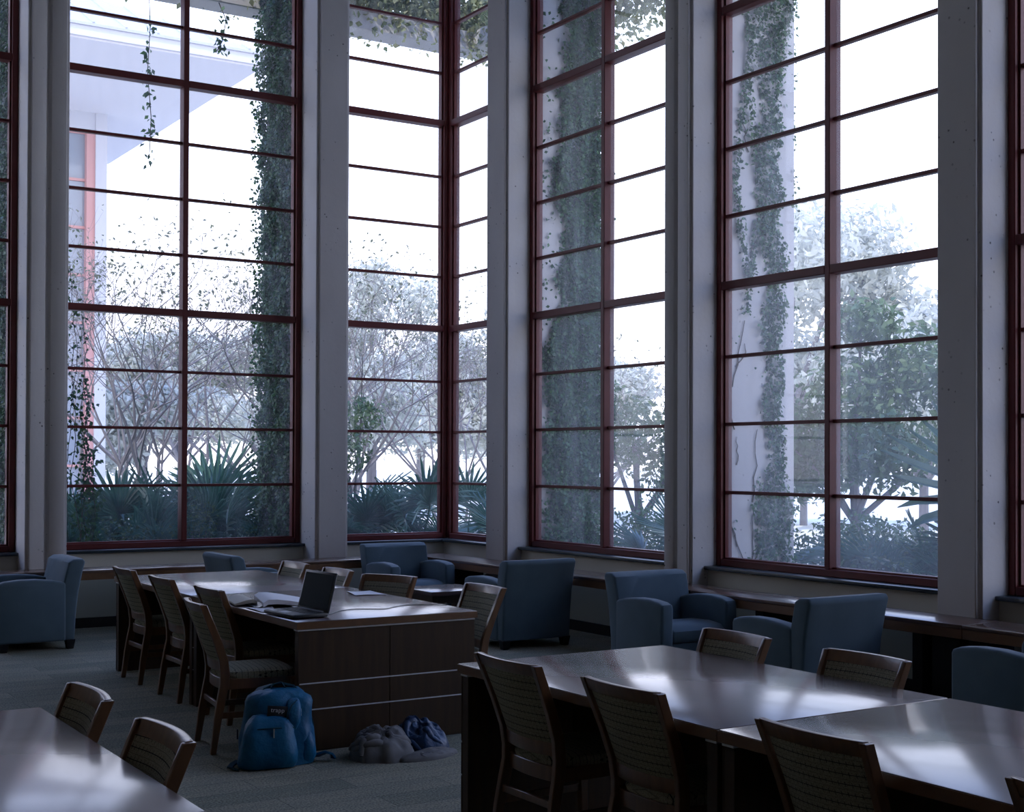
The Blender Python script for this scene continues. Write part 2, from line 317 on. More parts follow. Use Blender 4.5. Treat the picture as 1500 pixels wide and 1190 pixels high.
pier('R', 9.215, 9.60, .005, 'grooved concrete pier behind the wide light blue armchair on the right wall')
pier('R', 6.16, 6.545, 0, 'broad plain concrete pier nearest on the right side')
pier('R', 3.12, 3.51, 0, 'concrete pier on the right wall outside the frame')
pier('R', .09, .48, 0, 'concrete pier on the right wall beside the camera')

ZB = [.817, 1.420, 2.019, 2.613, 3.235, 3.850, 4.444, 5.035, 5.661, 6.264, 6.85, 7.45, 8.09]
def window(name, side, u0, u1, plane, label, mull=True, full=True, mats=RED):
    root = empty(name, (0,0,0)); tag(root, label, kind='structure')
    def bx(m, a, b, d0, d1, z0, z1):
        if side == 'B': m.box(a, b, plane+d0, plane+d1, z0, z1)
        else: m.box(plane+d0, plane+d1, a, b, z0, z1)
    fw = .06; m = MB()
    bx(m, u0, u0+fw, -.07, .06, .775, 8.09); bx(m, u1-fw, u1, -.07, .06, .775, 8.09)
    bx(m, u0+fw, u1-fw, -.07, .06, .775, .835); bx(m, u0+fw, u1-fw, -.07, .06, 8.03, 8.09)
    m.build('window_frame', mats, root, bevel=.006, segs=1)
    m = MB()      # slim inner stop standing just inside the frame
    for a, b in ((u0+fw, u0+fw+.018), (u1-fw-.018, u1-fw)): bx(m, a, b, -.03, .045, .835, 8.03)
    bx(m, u0+fw+.018, u1-fw-.018, -.03, .045, .835, .85)
    m.build('glazing_stop', mats, root)
    cols = [(u0+fw, u1-fw)]
    if mull:
        c = (u0+u1)/2; m = MB(); bx(m, c-.029, c+.029, -.07, .06, .835, 8.03); m.build('mullion', mats, root, bevel=.005, segs=1)
        cols = [(u0+fw, c-.029), (c+.029, u1-fw)]
    for k, z in enumerate(ZB[1:-1], 1):
        th = k in (4, 8)
        for a, b in cols:
            m = MB()
            if th: bx(m, a, b, -.07, .06, z-.036, z+.036); m.build('transom', mats, root, bevel=.005, segs=1)
            elif full: bx(m, a, b, -.028, .03, z-.0145, z+.0145); m.build('glazing_bar', mats, root, bevel=.003, segs=1)
    for a, b in cols:
        for k in range(12):
            if not full and k % 4: continue
            hi = ZB[k+1] if full else ZB[min(k+4, 12)]
            m = MB(); bx(m, a, b, .004, .009, ZB[k]+(.02 if k == 0 else .0), hi); m.build('pane', GLASS, root, smooth=False)
    # dark sill slab in front of the frame, a trim of its own
    return root
window('window_1', 'B', .475, 3.105, YW, 'leftmost red framed window filled with ivy behind its panes')
window('window_2', 'B', 3.50, 6.13, YW, 'wide red framed window showing a roof corner, bare shrubs and palmettos')
window('window_3', 'B', 6.515, 8.00, YW, 'red framed left half of the corner window', mull=False)
window('window_4', 'R', 12.65, 14.0, XW, 'narrow red framed right half of the corner window', mull=False)
window('window_5', 'R', 9.60, 12.235, XW, 'red framed window right of the corner, ivy in its left column of panes')
window('window_6', 'R', 6.545, 9.215, XW, 'largest red framed window on the right with patchy ivy on concrete')
window('window_7', 'R', 3.51, 6.16, XW, 'red framed window at the right edge, only its frame showing')
window('window_8', 'R', .48, 3.12, XW, 'red framed window on the right wall beside the camera', full=False)
m = MB().box(7.99, 8.12, 14.0, 14.125, .775, 8.09); m.box(7.965, 7.99, 13.99, 14.02, .8, 8.05); tag(m.build('trim_1', RED, bevel=.006, segs=1), 'red steel corner post joining the two corner window halves', kind='structure')
def sill(n, side, u0, u1, label):
    m = MB()
    if side == 'B': m.box(u0, u1, 13.855, 14.0, .745, .776)
    else: m.box(7.85, 7.99, u0, u1, .745, .776)
    tag(m.build('trim_%d' % n, SILL, bevel=.006), label, kind='structure')
sill(2, 'B', .475, 3.105, 'dark window sill left of the grooved pier at the left edge')
sill(3, 'B', 3.50, 6.13, 'dark window sill under the window with the roof corner outside')
sill(4, 'B', 6.515, 7.99, 'dark window sill under the left half of the corner window')
sill(5, 'R', 12.65, 13.86, 'dark window sill under the right half of the corner window')
sill(6, 'R', 9.60, 12.235, 'dark window sill under the ivy window right of the corner')
sill(7, 'R', 6.545, 9.215, 'dark window sill under the largest window on the right')
sill(8, 'R', 3.51, 6.16, 'dark window sill at the right edge of the picture')

# ------------------------------------------------------------------ wooden counter along both walls
def counter(label, side, u0, u1, sup):
    root = empty('window_counter', (0,0,0)); tag(root, label, 'counter', 'wooden counters under the windows')
    m = MB()
    if side == 'B': m.box(u0, u1, 13.17, 13.565, .605, .633)
    else: m.box(7.27, 7.685, u0, u1, .605, .633)
    m.build('countertop', COUNTER, root, bevel=.004)
    m = MB()
    if side == 'B': m.box(u0, u1, 13.175, 13.21, .54, .605)
    else: m.box(7.275, 7.31, u0, u1, .54, .605)
    m.build('apron', WOODE, root, bevel=.002, segs=1)
    for a in sup:
        m = MB()
        if side == 'B': m.box(a, a+.09, 13.22, 13.55, .0, .605)
        else: m.box(7.32, 7.67, a, a+.09, .0, .605)
        m.build('support_panel', BLK, root, bevel=.003, segs=1)
    return root
counter('long wooden counter along the back wall behind the far table', 'B', XL+.05, 7.265, [-2.8, .2, 3.2, 6.23])
counter('far stretch of wooden counter under the windows on the right wall', 'R', 5.97, 13.565, [12.63, 9.4, 7.89, 6.33])
counter('near stretch of wooden counter meeting a seam beside the broad pier', 'R', -3.9, 5.965, [5.86, 3.0, .2])
m = MB().box(7.32, 7.66, 6.02, 6.25, 0, .53); tag(m.build('cable_cabinet', BLK, bevel=.004), 'narrow black box standing under the counter beside the broad pier', 'cabinet')

# ------------------------------------------------------------------ library tables (1.83 x 1.22 m, slab ends)
TH = .758
def table(x0, y0, label, near=True):
    """table with its long side along Y; two end panels"""
    L = 1.81; Wd = 1.212; root = empty('library_table', (x0+Wd/2, y0+L/2, 0)); tag(root, label, 'table', 'heavy wooden library tables')
    hx, hy = Wd/2, L/2
    m = MB().box(-hx, hx, -hy, hy, TH-.044, TH); t = m.build('tabletop', [TOP], root, bevel=.003)
    e = MB(); z0, z1 = TH-.043, TH-.004    # wood edging proud of the top by a hair
    for b in ((-hx-.003, hx+.003, -hy-.003, -hy+.002), (-hx-.003, hx+.003, hy-.002, hy+.003), (-hx-.003, -hx+.002, -hy+.002, hy-.002), (hx-.002, hx+.003, -hy+.002, hy-.002)): e.box(*b, z0, z1)
    e.build('edge_band', WOODE, root)
    for s in (-1, 1):
        ya, yb = (-hy+.01, -hy+.07) if s < 0 else (hy-.07, hy-.01)
        p = MB().box(-hx+.015, hx-.015, ya+.003, yb-.003, 0.0, .70).build('end_panel', WOOD, root)
        m = MB().box(-hx+.008, hx-.008, ya, yb, .703, .711); m.build('metal_strip', ALU, root)
        f = ya if s < 0 else yb
        zs = ((0.006, .240), (.2475, .393), (.4005, .700))
        for a, b in ((-hx+.012, -.002), (.002, hx-.012)):
            for za, zb in zs:
                m = MB().box(a, b, f-.002 if s < 0 else f-.004, f+.004 if s < 0 else f+.002, za, zb); q = m.build('veneer_panel', WOOD, p, bevel=.0012, segs=1)
        for z in (.2437, .3968):
            MB().box(-hx+.02, hx-.012, f-.0035 if s < 0 else f-.003, f+.003 if s < 0 else f+.0035, z-.0035, z+.0035).build('metal_inlay', ALU, p)
    MB().box(-.012, .012, -hy+.08, hy-.08, .28, .71).build('modesty_panel', WOOD, root)
    return root
table(3.205, 7.352, 'wooden library table with the open laptop on it')
table(3.205, 9.170, 'far wooden library table beyond the laptop table, chairs along both sides')
table(3.205, 3.692, 'bare wooden library table at right centre, short end toward the laptop table')
table(3.205, 1.872, 'nearest bare wooden library table, cut by the right and bottom edge')
table(.075, 3.556, 'bare wooden library table in the bottom left corner')
table(.075, 1.738, 'bare wooden library table cut off below the bottom left corner')

# ------------------------------------------------------------------ dining-type library chairs
def stile_x(z):
    P = [(0, .0), (.2, .028), (.42, .072), (.52, .066), (.66, .018), (.865, -.066)]
    for (a, xa), (b, xb) in zip(P, P[1:]):
        if z <= b: t = (z-a)/(b-a); return xa+(xb-xa)*t
    return P[-1][1]
def stile_y(z): return .195+.0*z+(.018*(1-z/.42) if z < .42 else .032*(z-.42)/.445)
def rail(z0, z1, th, yin, bow, n=10, z_fn=None, xoff=0, puff=0, rows=1):
    m = MB(); rings = []
    for i in range(n+1):
        s = -1+2*i/n; ring = []
        zs = [z0+(z1-z0)*k/rows for k in range(rows+1)]
        fr, bk = [], []
        for k, z in enumerate(zs):
            y = s*(stile_y(z)-yin); x = stile_x(z)+xoff-bow*(1-s*s)
            q = puff*(1-(2*k/rows-1)**4)*(1-s**6) if rows > 1 else 0
            fr.append((x+th/2+q, y, z)); bk.append((x-th/2-q*.5, y, z))
        ring = fr+bk[::-1]; rings.append(ring)
    m.loft(rings); return m
def make_chair():
    root = empty('library_chair')
    m = MB(); pts = []
    # seat cushion
    rings = []
    for (z, ins) in ((.425, .0), (.44, -.004), (.462, .004), (.474, .03), (.478, .09)):
        ring = []
        for k in range(28):
            t = 2*PI*k/28; cx, sy = math.cos(t), math.sin(t)
            q = max(abs(cx), abs(sy)); e = .86
            ux = math.copysign(abs(cx)**(.42), cx); uy = math.copysign(abs(sy)**(.42), sy)
            wy = .195+.035*(ux+1)/2
            x = .285+ux*(.215-ins); 
            if ux < 0: x -= .02*(1-uy*uy)*abs(ux)
            ring.append((x, uy*(wy-ins), z))
        rings.append(ring)
    m.loft(rings).build('seat', FAB2, root)
    rail(.525, .818, .022, .022, .03, 14, puff=.012, rows=6).build('backrest', FAB1, root)
    rail(.815, .867, .026, .001, .03, 14).build('top_rail', CWOOD, root, bevel=.003)
    rail(.470, .528, .024, .014, .03, 12).build('lower_rail', CWOOD, root, bevel=.003)
    for s in (-1, 1):
        m = MB(); rings = []
        for z in (0, .1, .2, .32, .40, .46, .54, .66, .76, .864):
            x, y = stile_x(z), s*stile_y(z); d = .017+.010*min(1, z/.35)-(.006*max(0, z-.5)/.36); wy = .0145
            rings.append([(x-d, y-wy, z), (x+d, y-wy, z), (x+d, y+wy, z), (x-d, y+wy, z)])
        m.loft(rings).build('back_leg', CWOOD, root, bevel=.003, segs=1)
        m = MB(); rings = []
        for z, d in ((0, .015), (.2, .019), (.425, .023)):
            x = .475+(.425-z)*.02; y = s*.212; rings.append([(x-d, y-d, z), (x+d, y-d, z), (x+d, y+d, z), (x-d, y+d, z)])
        m.loft(rings).build('front_leg', CWOOD, root, bevel=.003, segs=1)
        MB().loft([[(.09, s*.198-.009, .365), (.09, s*.198+.009, .365), (.09, s*.198+.009, .425), (.09, s*.198-.009, .425)],
                   [(.455, s*.212-.009, .365), (.455, s*.212+.009, .365), (.455, s*.212+.009, .425), (.455, s*.212-.009, .425)]]).build('seat_rail', CWOOD, root, bevel=.002, segs=1)
        MB().loft([[(.05, s*.203-.007, .20), (.05, s*.203+.007, .20), (.05, s*.203+.007, .235), (.05, s*.203-.007, .235)],
                   [(.465, s*.213-.007, .20), (.465, s*.213+.007, .20), (.465, s*.213+.007, .235), (.465, s*.213-.007, .235)]]).build('side_stretcher', CWOOD, root, bevel=.002, segs=1)
    MB().box(.465, .485, -.195, .195, .365, .425).build('seat_rail', CWOOD, root, bevel=.002, segs=1)
    m = MB(); rings = []
    for i in range(9):
        s = -1+i/4; x = .075-.022*(1-s*s); y = s*.185; rings.append([(x-.01, y, .362), (x+.01, y, .362), (x+.01, y, .426), (x-.01, y, .426)])
    m.loft(rings).build('seat_rail', CWOOD, root, bevel=.002, segs=1)
    MB().box(.032, .048, -.190, .190, .255, .288).build('rear_stretcher', CWOOD, root, bevel=.002, segs=1)
    return root
chair0 = make_chair()
# (rear top corner centre x, y, facing angle): rear face of the top rail sits at local x = -.079
CH = [(3.090, 10.40, 0, 'farthest library chair on the left side of the laptop table row', 'left'),
      (3.085, 9.495, 0, 'library chair second from the far end, left side of the laptop table row', 'left'),
      (3.098, 8.567, 0, 'library chair tucked in behind the pulled out one, facing the open book', 'left'),
      (2.737, 7.807, -7.5, 'library chair pulled out from the table, its seat in view above the blue backpack', 'left'),
      (3.073, 4.892, 0, 'library chair on the left of the right centre table, nearest the clothing heap', 'right'),
      (3.090, 4.115, 0, 'library chair second along the left side of the right centre table', 'right'),
      (3.077, 3.113, 0, 'large patterned chair back at the bottom, just right of the table seam', 'right'),
      (3.077, 2.14, 0, 'library chair cut by the lower right corner of the picture', 'right'),
      (4.480, 10.28, 180, 'farthest chair back beyond the laptop table, upper left of the screen', 'left'),
      (4.500, 9.52, 180, 'chair back showing just right of the laptop screen', 'left'),
      (4.575, 8.83, 205, 'turned chair on the far side of the table behind the loose paper', 'left'),
      (4.765, 7.80, 180, 'chair standing off the right corner of the laptop table', 'left'),
      (4.515, 5.04, 178, 'chair on the window side of the right centre table, before the two armchairs', 'right'),
      (4.500, 4.19, 180, 'chair on the window side of the right centre table, nearer the seam', 'right'),
      (1.385, 4.997, 180, 'farther of two chairs at the bottom left table', 'corner'),
      (1.390, 4.173, 180, 'nearer of two chairs at the bottom left table', 'corner')]
for i, (x, y, a, lab, g) in enumerate(CH):
    o = chair0 if i == 0 else copy_tree(chair0)
    r = math.radians(a); o.location = (x+.079*math.cos(r), y+.079*math.sin(r), 0); o.rotation_euler = (0, 0, r)
    tag(o, lab, 'chair', {'left': 'library chairs around the laptop table', 'right': 'library chairs around the right centre table', 'corner': 'library chairs at the bottom left table'}[g])

# ------------------------------------------------------------------ armchairs
def make_armchair():
    root = empty('armchair')
    def slab(profile, y0, y1, r=.03, name='part', n=1, bulge=0, flare=0, by=6):
        m = MB(); rings = []
        for i in range(by+1):
            s = -1+2*i/by; y = (y0+y1)/2+(y1-y0)/2*s
            rings.append([(x-(bulge*(1-s*s) if x < -.3 else 0), y*(1+flare*max(0, z-.3)), z) for x, z in profile])
        m.loft(rings); return m.build(name, BLUE, root, bevel=r, segs=3, ang=50)
    # back: a leaning slab
    back = [(-.335, .075), (-.345, .30), (-.365, .50), (-.40, .68), (-.425, .775), (-.40, .80), (-.32, .798), (-.275, .77), (-.235, .60), (-.205, .40), (-.20, .075)]
    slab(back, -.365, .365, .02, 'backrest', flare=.05, bulge=.012)
    for s in (-1, 1):
        arm = [(-.255, .075), (-.255, .592), (-.15, .616), (0.0, .631), (.15, .631), (.27, .618), (.322, .600), (.333, .575), (.333, .075)]
        a, b = (-.378, -.262) if s < 0 else (.262, .378)
        slab(arm, a, b, .022, 'armrest', by=1)
    m = MB(); m.box(-.2, .31, -.262, .262, .085, .30); m.build('seat_base', BLUE, root, bevel=.012)
    cush = [(-.21, .30), (-.21, .40), (-.05, .435), (.15, .44), (.28, .425), (.325, .39), (.328, .33), (.318, .30)]
    slab(cush, -.261, .261, .02, 'seat_cushion', by=1)
    for sx, x in ((0, -.30), (1, .27)):
        for s in (-1, 1):
            y = s*.325; t = MB(); w0, w1 = .028, .042; dx = -.0 if sx else .0
            t.loft([[(x+dx-w0, y-w0, 0), (x+dx+w0, y-w0, 0), (x+dx+w0, y+w0, 0), (x+dx-w0, y+w0, 0)], [(x-w1, y-w1, .085), (x+w1, y-w1, .085), (x+w1, y+w1, .085), (x-w1, y+w1, .085)]])
            t.build('foot', BLK, root, bevel=.004, segs=1)
    return root
arm0 = make_armchair()
AR = [(2.94, 12.79, 180, 'armchair at the left edge, seen from the side, facing left'),
      (5.00, 12.42, 0, 'armchair facing right, its back top showing over the far table end'),
      (6.82, 12.755, -90, 'armchair facing us in the corner, beside the low side table'),
      (6.85, 10.68, 90, 'armchair with its dark back to us, beside the laptop table chair'),
      (6.90, 8.47, -90, 'armchair facing us in front of the grooved pier on the right wall'),
      (6.80, 6.91, 90, 'armchair with its back to us beyond the right centre table'),
      (6.875, 5.08, 90, 'armchair at the right edge, only its arm side in view')]
for i, (x, y, a, lab) in enumerate(AR):
    o = arm0 if i == 0 else copy_tree(arm0)
    o.location = (x, y, 0); o.rotation_euler = (0, 0, math.radians(a)); tag(o, lab, 'armchair', 'blue upholstered armchairs by the windows')

# low side table
sd = empty('side_table', (6.60, 11.60, 0)); tag(sd, 'low square wooden side table between the two facing armchairs in the corner', 'side table')
MB().box(-.32, .32, -.32, .32, .41, .45).build('tabletop', TOP, sd, bevel=.003)
for s in (-1, 1): MB().box(s*.27-.025, s*.27+.025, -.29, .29, 0, .41).build('end_panel', WOOD, sd, bevel=.002, segs=1)
MB().box(-.24, .24, -.27, -.25, .33, .41).build('apron', WOOD, sd); MB().box(-.24, .24, .25, .27, .33, .41).build('apron', WOOD, sd)

# ------------------------------------------------------------------ outside: ground
m = MB(); m.box(-14, 8.2, 14.2, 18.6, -.35, -.05); m.box(8.2, 13.0, -8, 18.6, -.35, -.05)
tag(m.build('planting_bed', MULCH, smooth=False), 'dark mulch bed under the palmettos outside the windows', kind='structure')
m = MB(); m.box(-60, 160, 18.6, 190, -.4, -.1); m.box(13.0, 160, -60, 18.6, -.4, -.1)
tag(m.build('ground', LAWN, smooth=False), 'pale bright open ground beyond the shrubs', kind='structure')
# vine beam joining the outer ends of the piers
m = MB(); m.box(-4, 9.35, 15.02, 15.40, 6.95, 7.18); m.box(8.93, 9.35, -4, 15.02, 6.95, 7.18)
tag(m.build('trellis_beam', CONC_OUT, bevel=.01, segs=1), 'pale concrete beam carrying vines along the pier tops outside', 'beam')

# ------------------------------------------------------------------ ivy on the outer faces of the piers
def strands(name, parent, lines, r=.006):
    m = MB()
    for L in lines: m.tube(L, [r*(1-.6*i/len(L)) for i in range(len(L))], 4)
    return m.build(name, STEM, parent)
def ivy_cover(label, parts, size=.048, stems=None):
    """parts: (n, fn(k) -> points, normals)"""
    Ps, Ns = [], []
    for P, N in parts: Ps.append(P); Ns.append(N)
    P = np.concatenate(Ps); N = np.concatenate(Ns)
    o = np_quads('ivy', leaves(P, N, size, .75, .55, .5), IVY)
    tag(o, label, 'ivy', 'ivy on the outer pier faces', 'stuff')
    if stems: strands('vine_stem', o, stems)
    return o
def face_pts(n, u0, u1, z0, z1, mask, mk, nrm, depth=.10):
    """mk(u, d, z) -> xyz, d is the distance out of the face; z mask keeps a point with probability mask(u,z)"""
    u = rng.uniform(u0, u1, n); z = rng.uniform(z0, z1, n)
    p = mask((u-u0)/(u1-u0), z); k = rng.uniform(0, 1, n) < p
    u, z = u[k], z[k]; lump = .5+.5*np.sin(u*17+z*5.3)*np.cos(z*7.1-u*9)
    d = .01+depth*lump*rng.uniform(.2, 1, len(u))
    P = np.array(mk(u, d, z)).T; return P, np.tile(nrm, (len(P), 1))
full = lambda u, z: np.ones_like(u)
XI = lambda x: (lambda u, d, z: (x-d, u, z))        # face looking to -X
XO = lambda x: (lambda u, d, z: (x+d, u, z))        # face looking to +X
YI = lambda y: (lambda u, d, z: (u, y-d, z))
YO = lambda y: (lambda u, d, z: (u, y+d, z))
nX, pX, nY, pY = (-1, 0, .3), (1, 0, .3), (0, -1, .3), (0, 1, .3)
f1 = lambda u, z: np.where(u < .10+.05*np.sin(z*3), .25, 1.0)
ivy_cover('dense ivy on the pier at the right side of the window with the roof corner',
          [face_pts(30000, 14.16, 15.05, .1, 7.2, f1, XI(6.13), nX, .14), face_pts(4500, 6.0, 6.52, .1, 7.2, full, YO(15.02), pY, .22)])
ivy_cover('dense ivy filling the panes at the left edge of the picture',
          [face_pts(24000, 14.14, 15.05, .1, 7.2, full, XI(3.105), nX, .14), face_pts(1600, 3.1, 3.5, .1, 7.2, full, YO(15.02), pY, .16),
           face_pts(1500, 14.3, 15.05, .4, 3.9, lambda u, z: np.clip(1.35-(z/3.9)-.25*np.sin(z*9), .08, 1), XO(3.5), pX, .24)])
def mk5(u, z):
    thr = np.interp(z, [0, .8, 2.0, 3.0, 3.3, 4.0, 4.6, 5.2, 5.7, 6.6, 7.2], [.04, .04, .03, .03, .22, .34, .16, .20, .30, .32, .34])
    thr = thr+.05*np.sin(z*6.3)+.04*np.sin(z*15)
    return np.clip((u-thr)*9, 0.03, 1)*np.where(z < 1.6, .55+.45*np.sin(u*9+z*4)**2, 1)
ivy_cover('ivy on the pier in the left panes of the window right of the corner',
          [face_pts(30000, 8.12, 8.95, .1, 7.2, mk5, YI(12.235), nY, .09), face_pts(4000, 12.2, 12.65, .1, 7.2, full, XO(8.93), pX, .16)])
def mk6(u, z):
    lo = np.interp(z, [.1, .8, 1.3, 1.7, 2.2, 2.9, 3.4, 3.8, 4.6, 5.3, 5.9, 6.5], [.15, .28, .36, .52, .48, .46, .50, .40, .38, .42, .30, .15])
    hi = np.interp(z, [.1, .8, 1.3, 1.7, 2.2, 2.9, 3.4, 3.8, 4.6, 5.3, 5.9, 6.5], [.98, .98, .95, .86, .82, .84, .88, .80, .80, .84, 1.0, 1.0])
    lo = lo+.05*np.sin(z*8); hi = hi+.03*np.sin(z*11)
    core = np.clip((u-lo)*10, 0, 1)*np.clip((hi-u)*12, 0, 1)
    strand = np.exp(-((u-.20-.09*np.sin(z*2.6))/.035)**2)*(z > 3.3)*.9+np.exp(-((u-.36-.08*np.cos(z*3.1))/.04)**2)*(z > 3.0)*.9
    return np.clip(core*(.62+.38*np.sin(u*19+z*6)**2)+strand, .004, 1)
st6 = []
for k in range(16):
    z = random.uniform(.3, 4.5); x = random.uniform(8.15, 8.6); L = []
    dx, dz = random.uniform(-.4, .5), random.uniform(.3, 1)
    for j in range(7): L.append((x, 9.205, z)); x = min(8.9, max(8.13, x+dx*.08+random.uniform(-.04, .04))); z += dz*.12
    st6.append(L)
ivy_cover('patchy ivy on the pale pier behind the left panes of the largest window',
          [face_pts(21000, 8.12, 8.93, .1, 7.2, mk6, YI(9.215), nY, .06), face_pts(900, 9.2, 9.6, .1, 7.2, full, XO(8.93), pX, .07)], .042, st6)
ivy_cover('ivy on the far side of the plain pier beside the corner window',
          [face_pts(1500, 12.64, 12.66, .1, 7.2, full, XO(8.6), pX, .3)], .05)
def beam_ivy(label, n, horiz, a, b, below, above, dens, mt=None):
    u = rng.uniform(a, b, n); P = []; z = 7.1+rng.beta(2, 2, n)*(above+below)-below
    k = rng.uniform(0, 1, n) < dens(u, z); u, z = u[k], z[k]
    t = rng.uniform(-.08, .46, len(u)); ins = (z > 6.93) & (z < 7.17) & (t > 0) & (t < .4); t[ins] = rng.choice([-.03, .42], ins.sum())
    P = np.stack([u, 15.02+t, z], 1) if horiz else np.stack([8.93+t, u, z], 1)
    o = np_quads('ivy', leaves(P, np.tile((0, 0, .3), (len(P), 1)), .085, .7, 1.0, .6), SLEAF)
    tag(o, label, 'ivy', 'ivy hanging on the concrete beam', 'stuff'); return o
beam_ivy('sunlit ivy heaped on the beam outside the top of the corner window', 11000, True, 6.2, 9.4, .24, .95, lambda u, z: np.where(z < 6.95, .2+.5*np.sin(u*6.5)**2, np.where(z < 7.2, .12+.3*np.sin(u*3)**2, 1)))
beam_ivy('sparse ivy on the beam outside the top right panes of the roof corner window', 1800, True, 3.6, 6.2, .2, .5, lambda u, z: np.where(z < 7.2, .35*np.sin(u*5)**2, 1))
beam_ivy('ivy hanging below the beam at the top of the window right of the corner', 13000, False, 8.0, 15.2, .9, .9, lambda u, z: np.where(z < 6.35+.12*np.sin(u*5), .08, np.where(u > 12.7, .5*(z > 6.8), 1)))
m = MB(); m.tube([(4.72, 15.0, 6.95), (4.73, 14.98, 6.5), (4.70, 14.97, 6.0), (4.74, 14.96, 5.5), (4.72, 14.95, 5.05)], .005, 4)
P = np.stack([4.72+rng.normal(0, .035, 70), 14.96+rng.normal(0, .03, 70), rng.uniform(4.95, 6.6, 70)], 1)
o = np_quads('vine', leaves(P, np.tile((0, -1, 0), (70, 1)), .07, .6, .8, .9), IVY); tag(o, 'single loose vine hanging before the roof corner', 'vine'); m.build('vine_stem', STEM, o)
m = MB(); m.tube([(5.55, 15.05, 6.95), (5.62, 15.0, 6.75), (5.58, 15.0, 6.5), (5.5, 15.0, 6.35)], .006, 4)
P = np.stack([5.56+rng.normal(0, .05, 40), 15.0+rng.normal(0, .03, 40), rng.uniform(6.35, 6.9, 40)], 1)
o = np_quads('vine', leaves(P, np.tile((0, -1, 0), (40, 1)), .07, .6, .8, .9), IVY); tag(o, 'short vine tip dangling in the top right panes of the roof corner window', 'vine'); m.build('vine_stem', STEM, o)

# vine strands hanging just right of the grooved pier at the left
m = MB(); Ps = []
for k in range(7):
    x, y = 3.72+.045*k+rng.uniform(-.03, .03), 14.25+rng.uniform(0, .2); zt = (3.7, 2.9, 3.2, 2.3, 2.5, 1.8, 1.5)[k]; pts = []
    z = zt
    while z > .7: pts.append((x, y, z)); x += rng.uniform(-.03, .03); z -= .12
    m.tube(pts, .004, 4); pa = np.array(pts); q = pa[rng.integers(0, len(pa), int(zt*55*(1.3 if zt < 2.9 else .45)))]; Ps.append(q+rng.normal(0, .035, q.shape))
P = np.concatenate(Ps); P = P[P[:, 2] > .72]
o = np_quads('vine', leaves(P, np.tile((-.2, -1, .2), (len(P), 1)), .05, .7, .7, .5), IVY); tag(o, 'vine strands hanging beside the grooved pier at the left edge of the roof corner window', 'vine'); m.build('vine_stem', STEM, o)

# ------------------------------------------------------------------ palmettos
def frond_mesh(seed, span=200, n=26, L=.62, wd=.02):
    r = random.Random(seed); m = MB(); 
    pl = .75; m.tube([(0, 0, 0), (.12*pl, 0, .45*pl), (.35*pl, 0, .9*pl)], [.011, .009, .007], 5)
    hub = Vector((.35*pl, 0, .9*pl)); ax = Vector((.45, 0, .9)).normalized(); side = Vector((0, 1, 0)); up = ax.cross(side)
    for i in range(n):
        a = math.radians(-span/2+span*i/(n-1)); d = (ax*math.cos(a)+side*math.sin(a)).normalized()
        l = L*(1-.25*abs(a)/PI)*r.uniform(.9, 1.08); wdt = wd; perp = d.cross(up).normalized(); fold = up*.012
        drop = r.uniform(.02, .10)
        p = [hub, hub+d*l*.45+up*.03, hub+d*l*.8-Vector((0, 0, drop*.4)), hub+d*l-Vector((0, 0, drop))]
        ws = [.004, wdt, wdt*.7, .001]; vs = []
        for q, ww in zip(p, ws): vs += [q-perp*ww+fold, q, q+perp*ww+fold]
        fs = []
        for k in range(3): fs += [(k*3, k*3+1, k*3+4, k*3+3), (k*3+1, k*3+2, k*3+5, k*3+4)]
        m.add(vs, fs)
    me = m.build('frond', PALM); me_d = me.data; bpy.data.objects.remove(me); return me_d
FR = [frond_mesh(k, sp, n, L) for k, (sp, n, L) in enumerate(((180, 20, .62), (220, 23, .55), (140, 16, .7)))]
FR.append(frond_mesh(9, 120, 11, .75, .034))
def palmetto(x, y, label, s=1.0, nf=11, z=0.0, seed=0):
    r = random.Random(seed+int(x*100)); root = empty('palmetto', (x, y, z)); tag(root, label, 'palmetto', 'palmettos in the bed outside')
    MB().tube([(0, 0, -.06), (.02, 0, .12), (.05, .02, .3)], [.09, .08, .05], 7).build('trunk', BARK, root)
    for k in range(nf):
        f = bpy.data.objects.new('frond', FR[3] if s > 1.4 else FR[r.randrange(3)]); COL.objects.link(f); f.parent = root
        az = 2*PI*k/nf+r.uniform(-.3, .3); tilt = r.uniform(-.2, 1.15)
        f.rotation_euler = (r.uniform(-.7, .7), tilt, az); q = s*r.uniform(.8, 1.2); f.scale = (q, q, q); f.location = (0, 0, .12+r.uniform(0, .25))
        for _ in range(8):      # keep every frond outside the glass
            Mx = Matrix.Translation(Vector((x, y, z))+f.location) @ f.rotation_euler.to_matrix().to_4x4() @ Matrix.Scale(q, 4)
            pts = [Mx @ v.co for v in f.data.vertices]
            if y > 14 and min(p.y for p in pts) > 14.2 or y <= 15.2 and x > 8 and min(p.x for p in pts) > 8.2: break
            f.rotation_euler.z += PI/4; f.rotation_euler.y *= .85
    return root
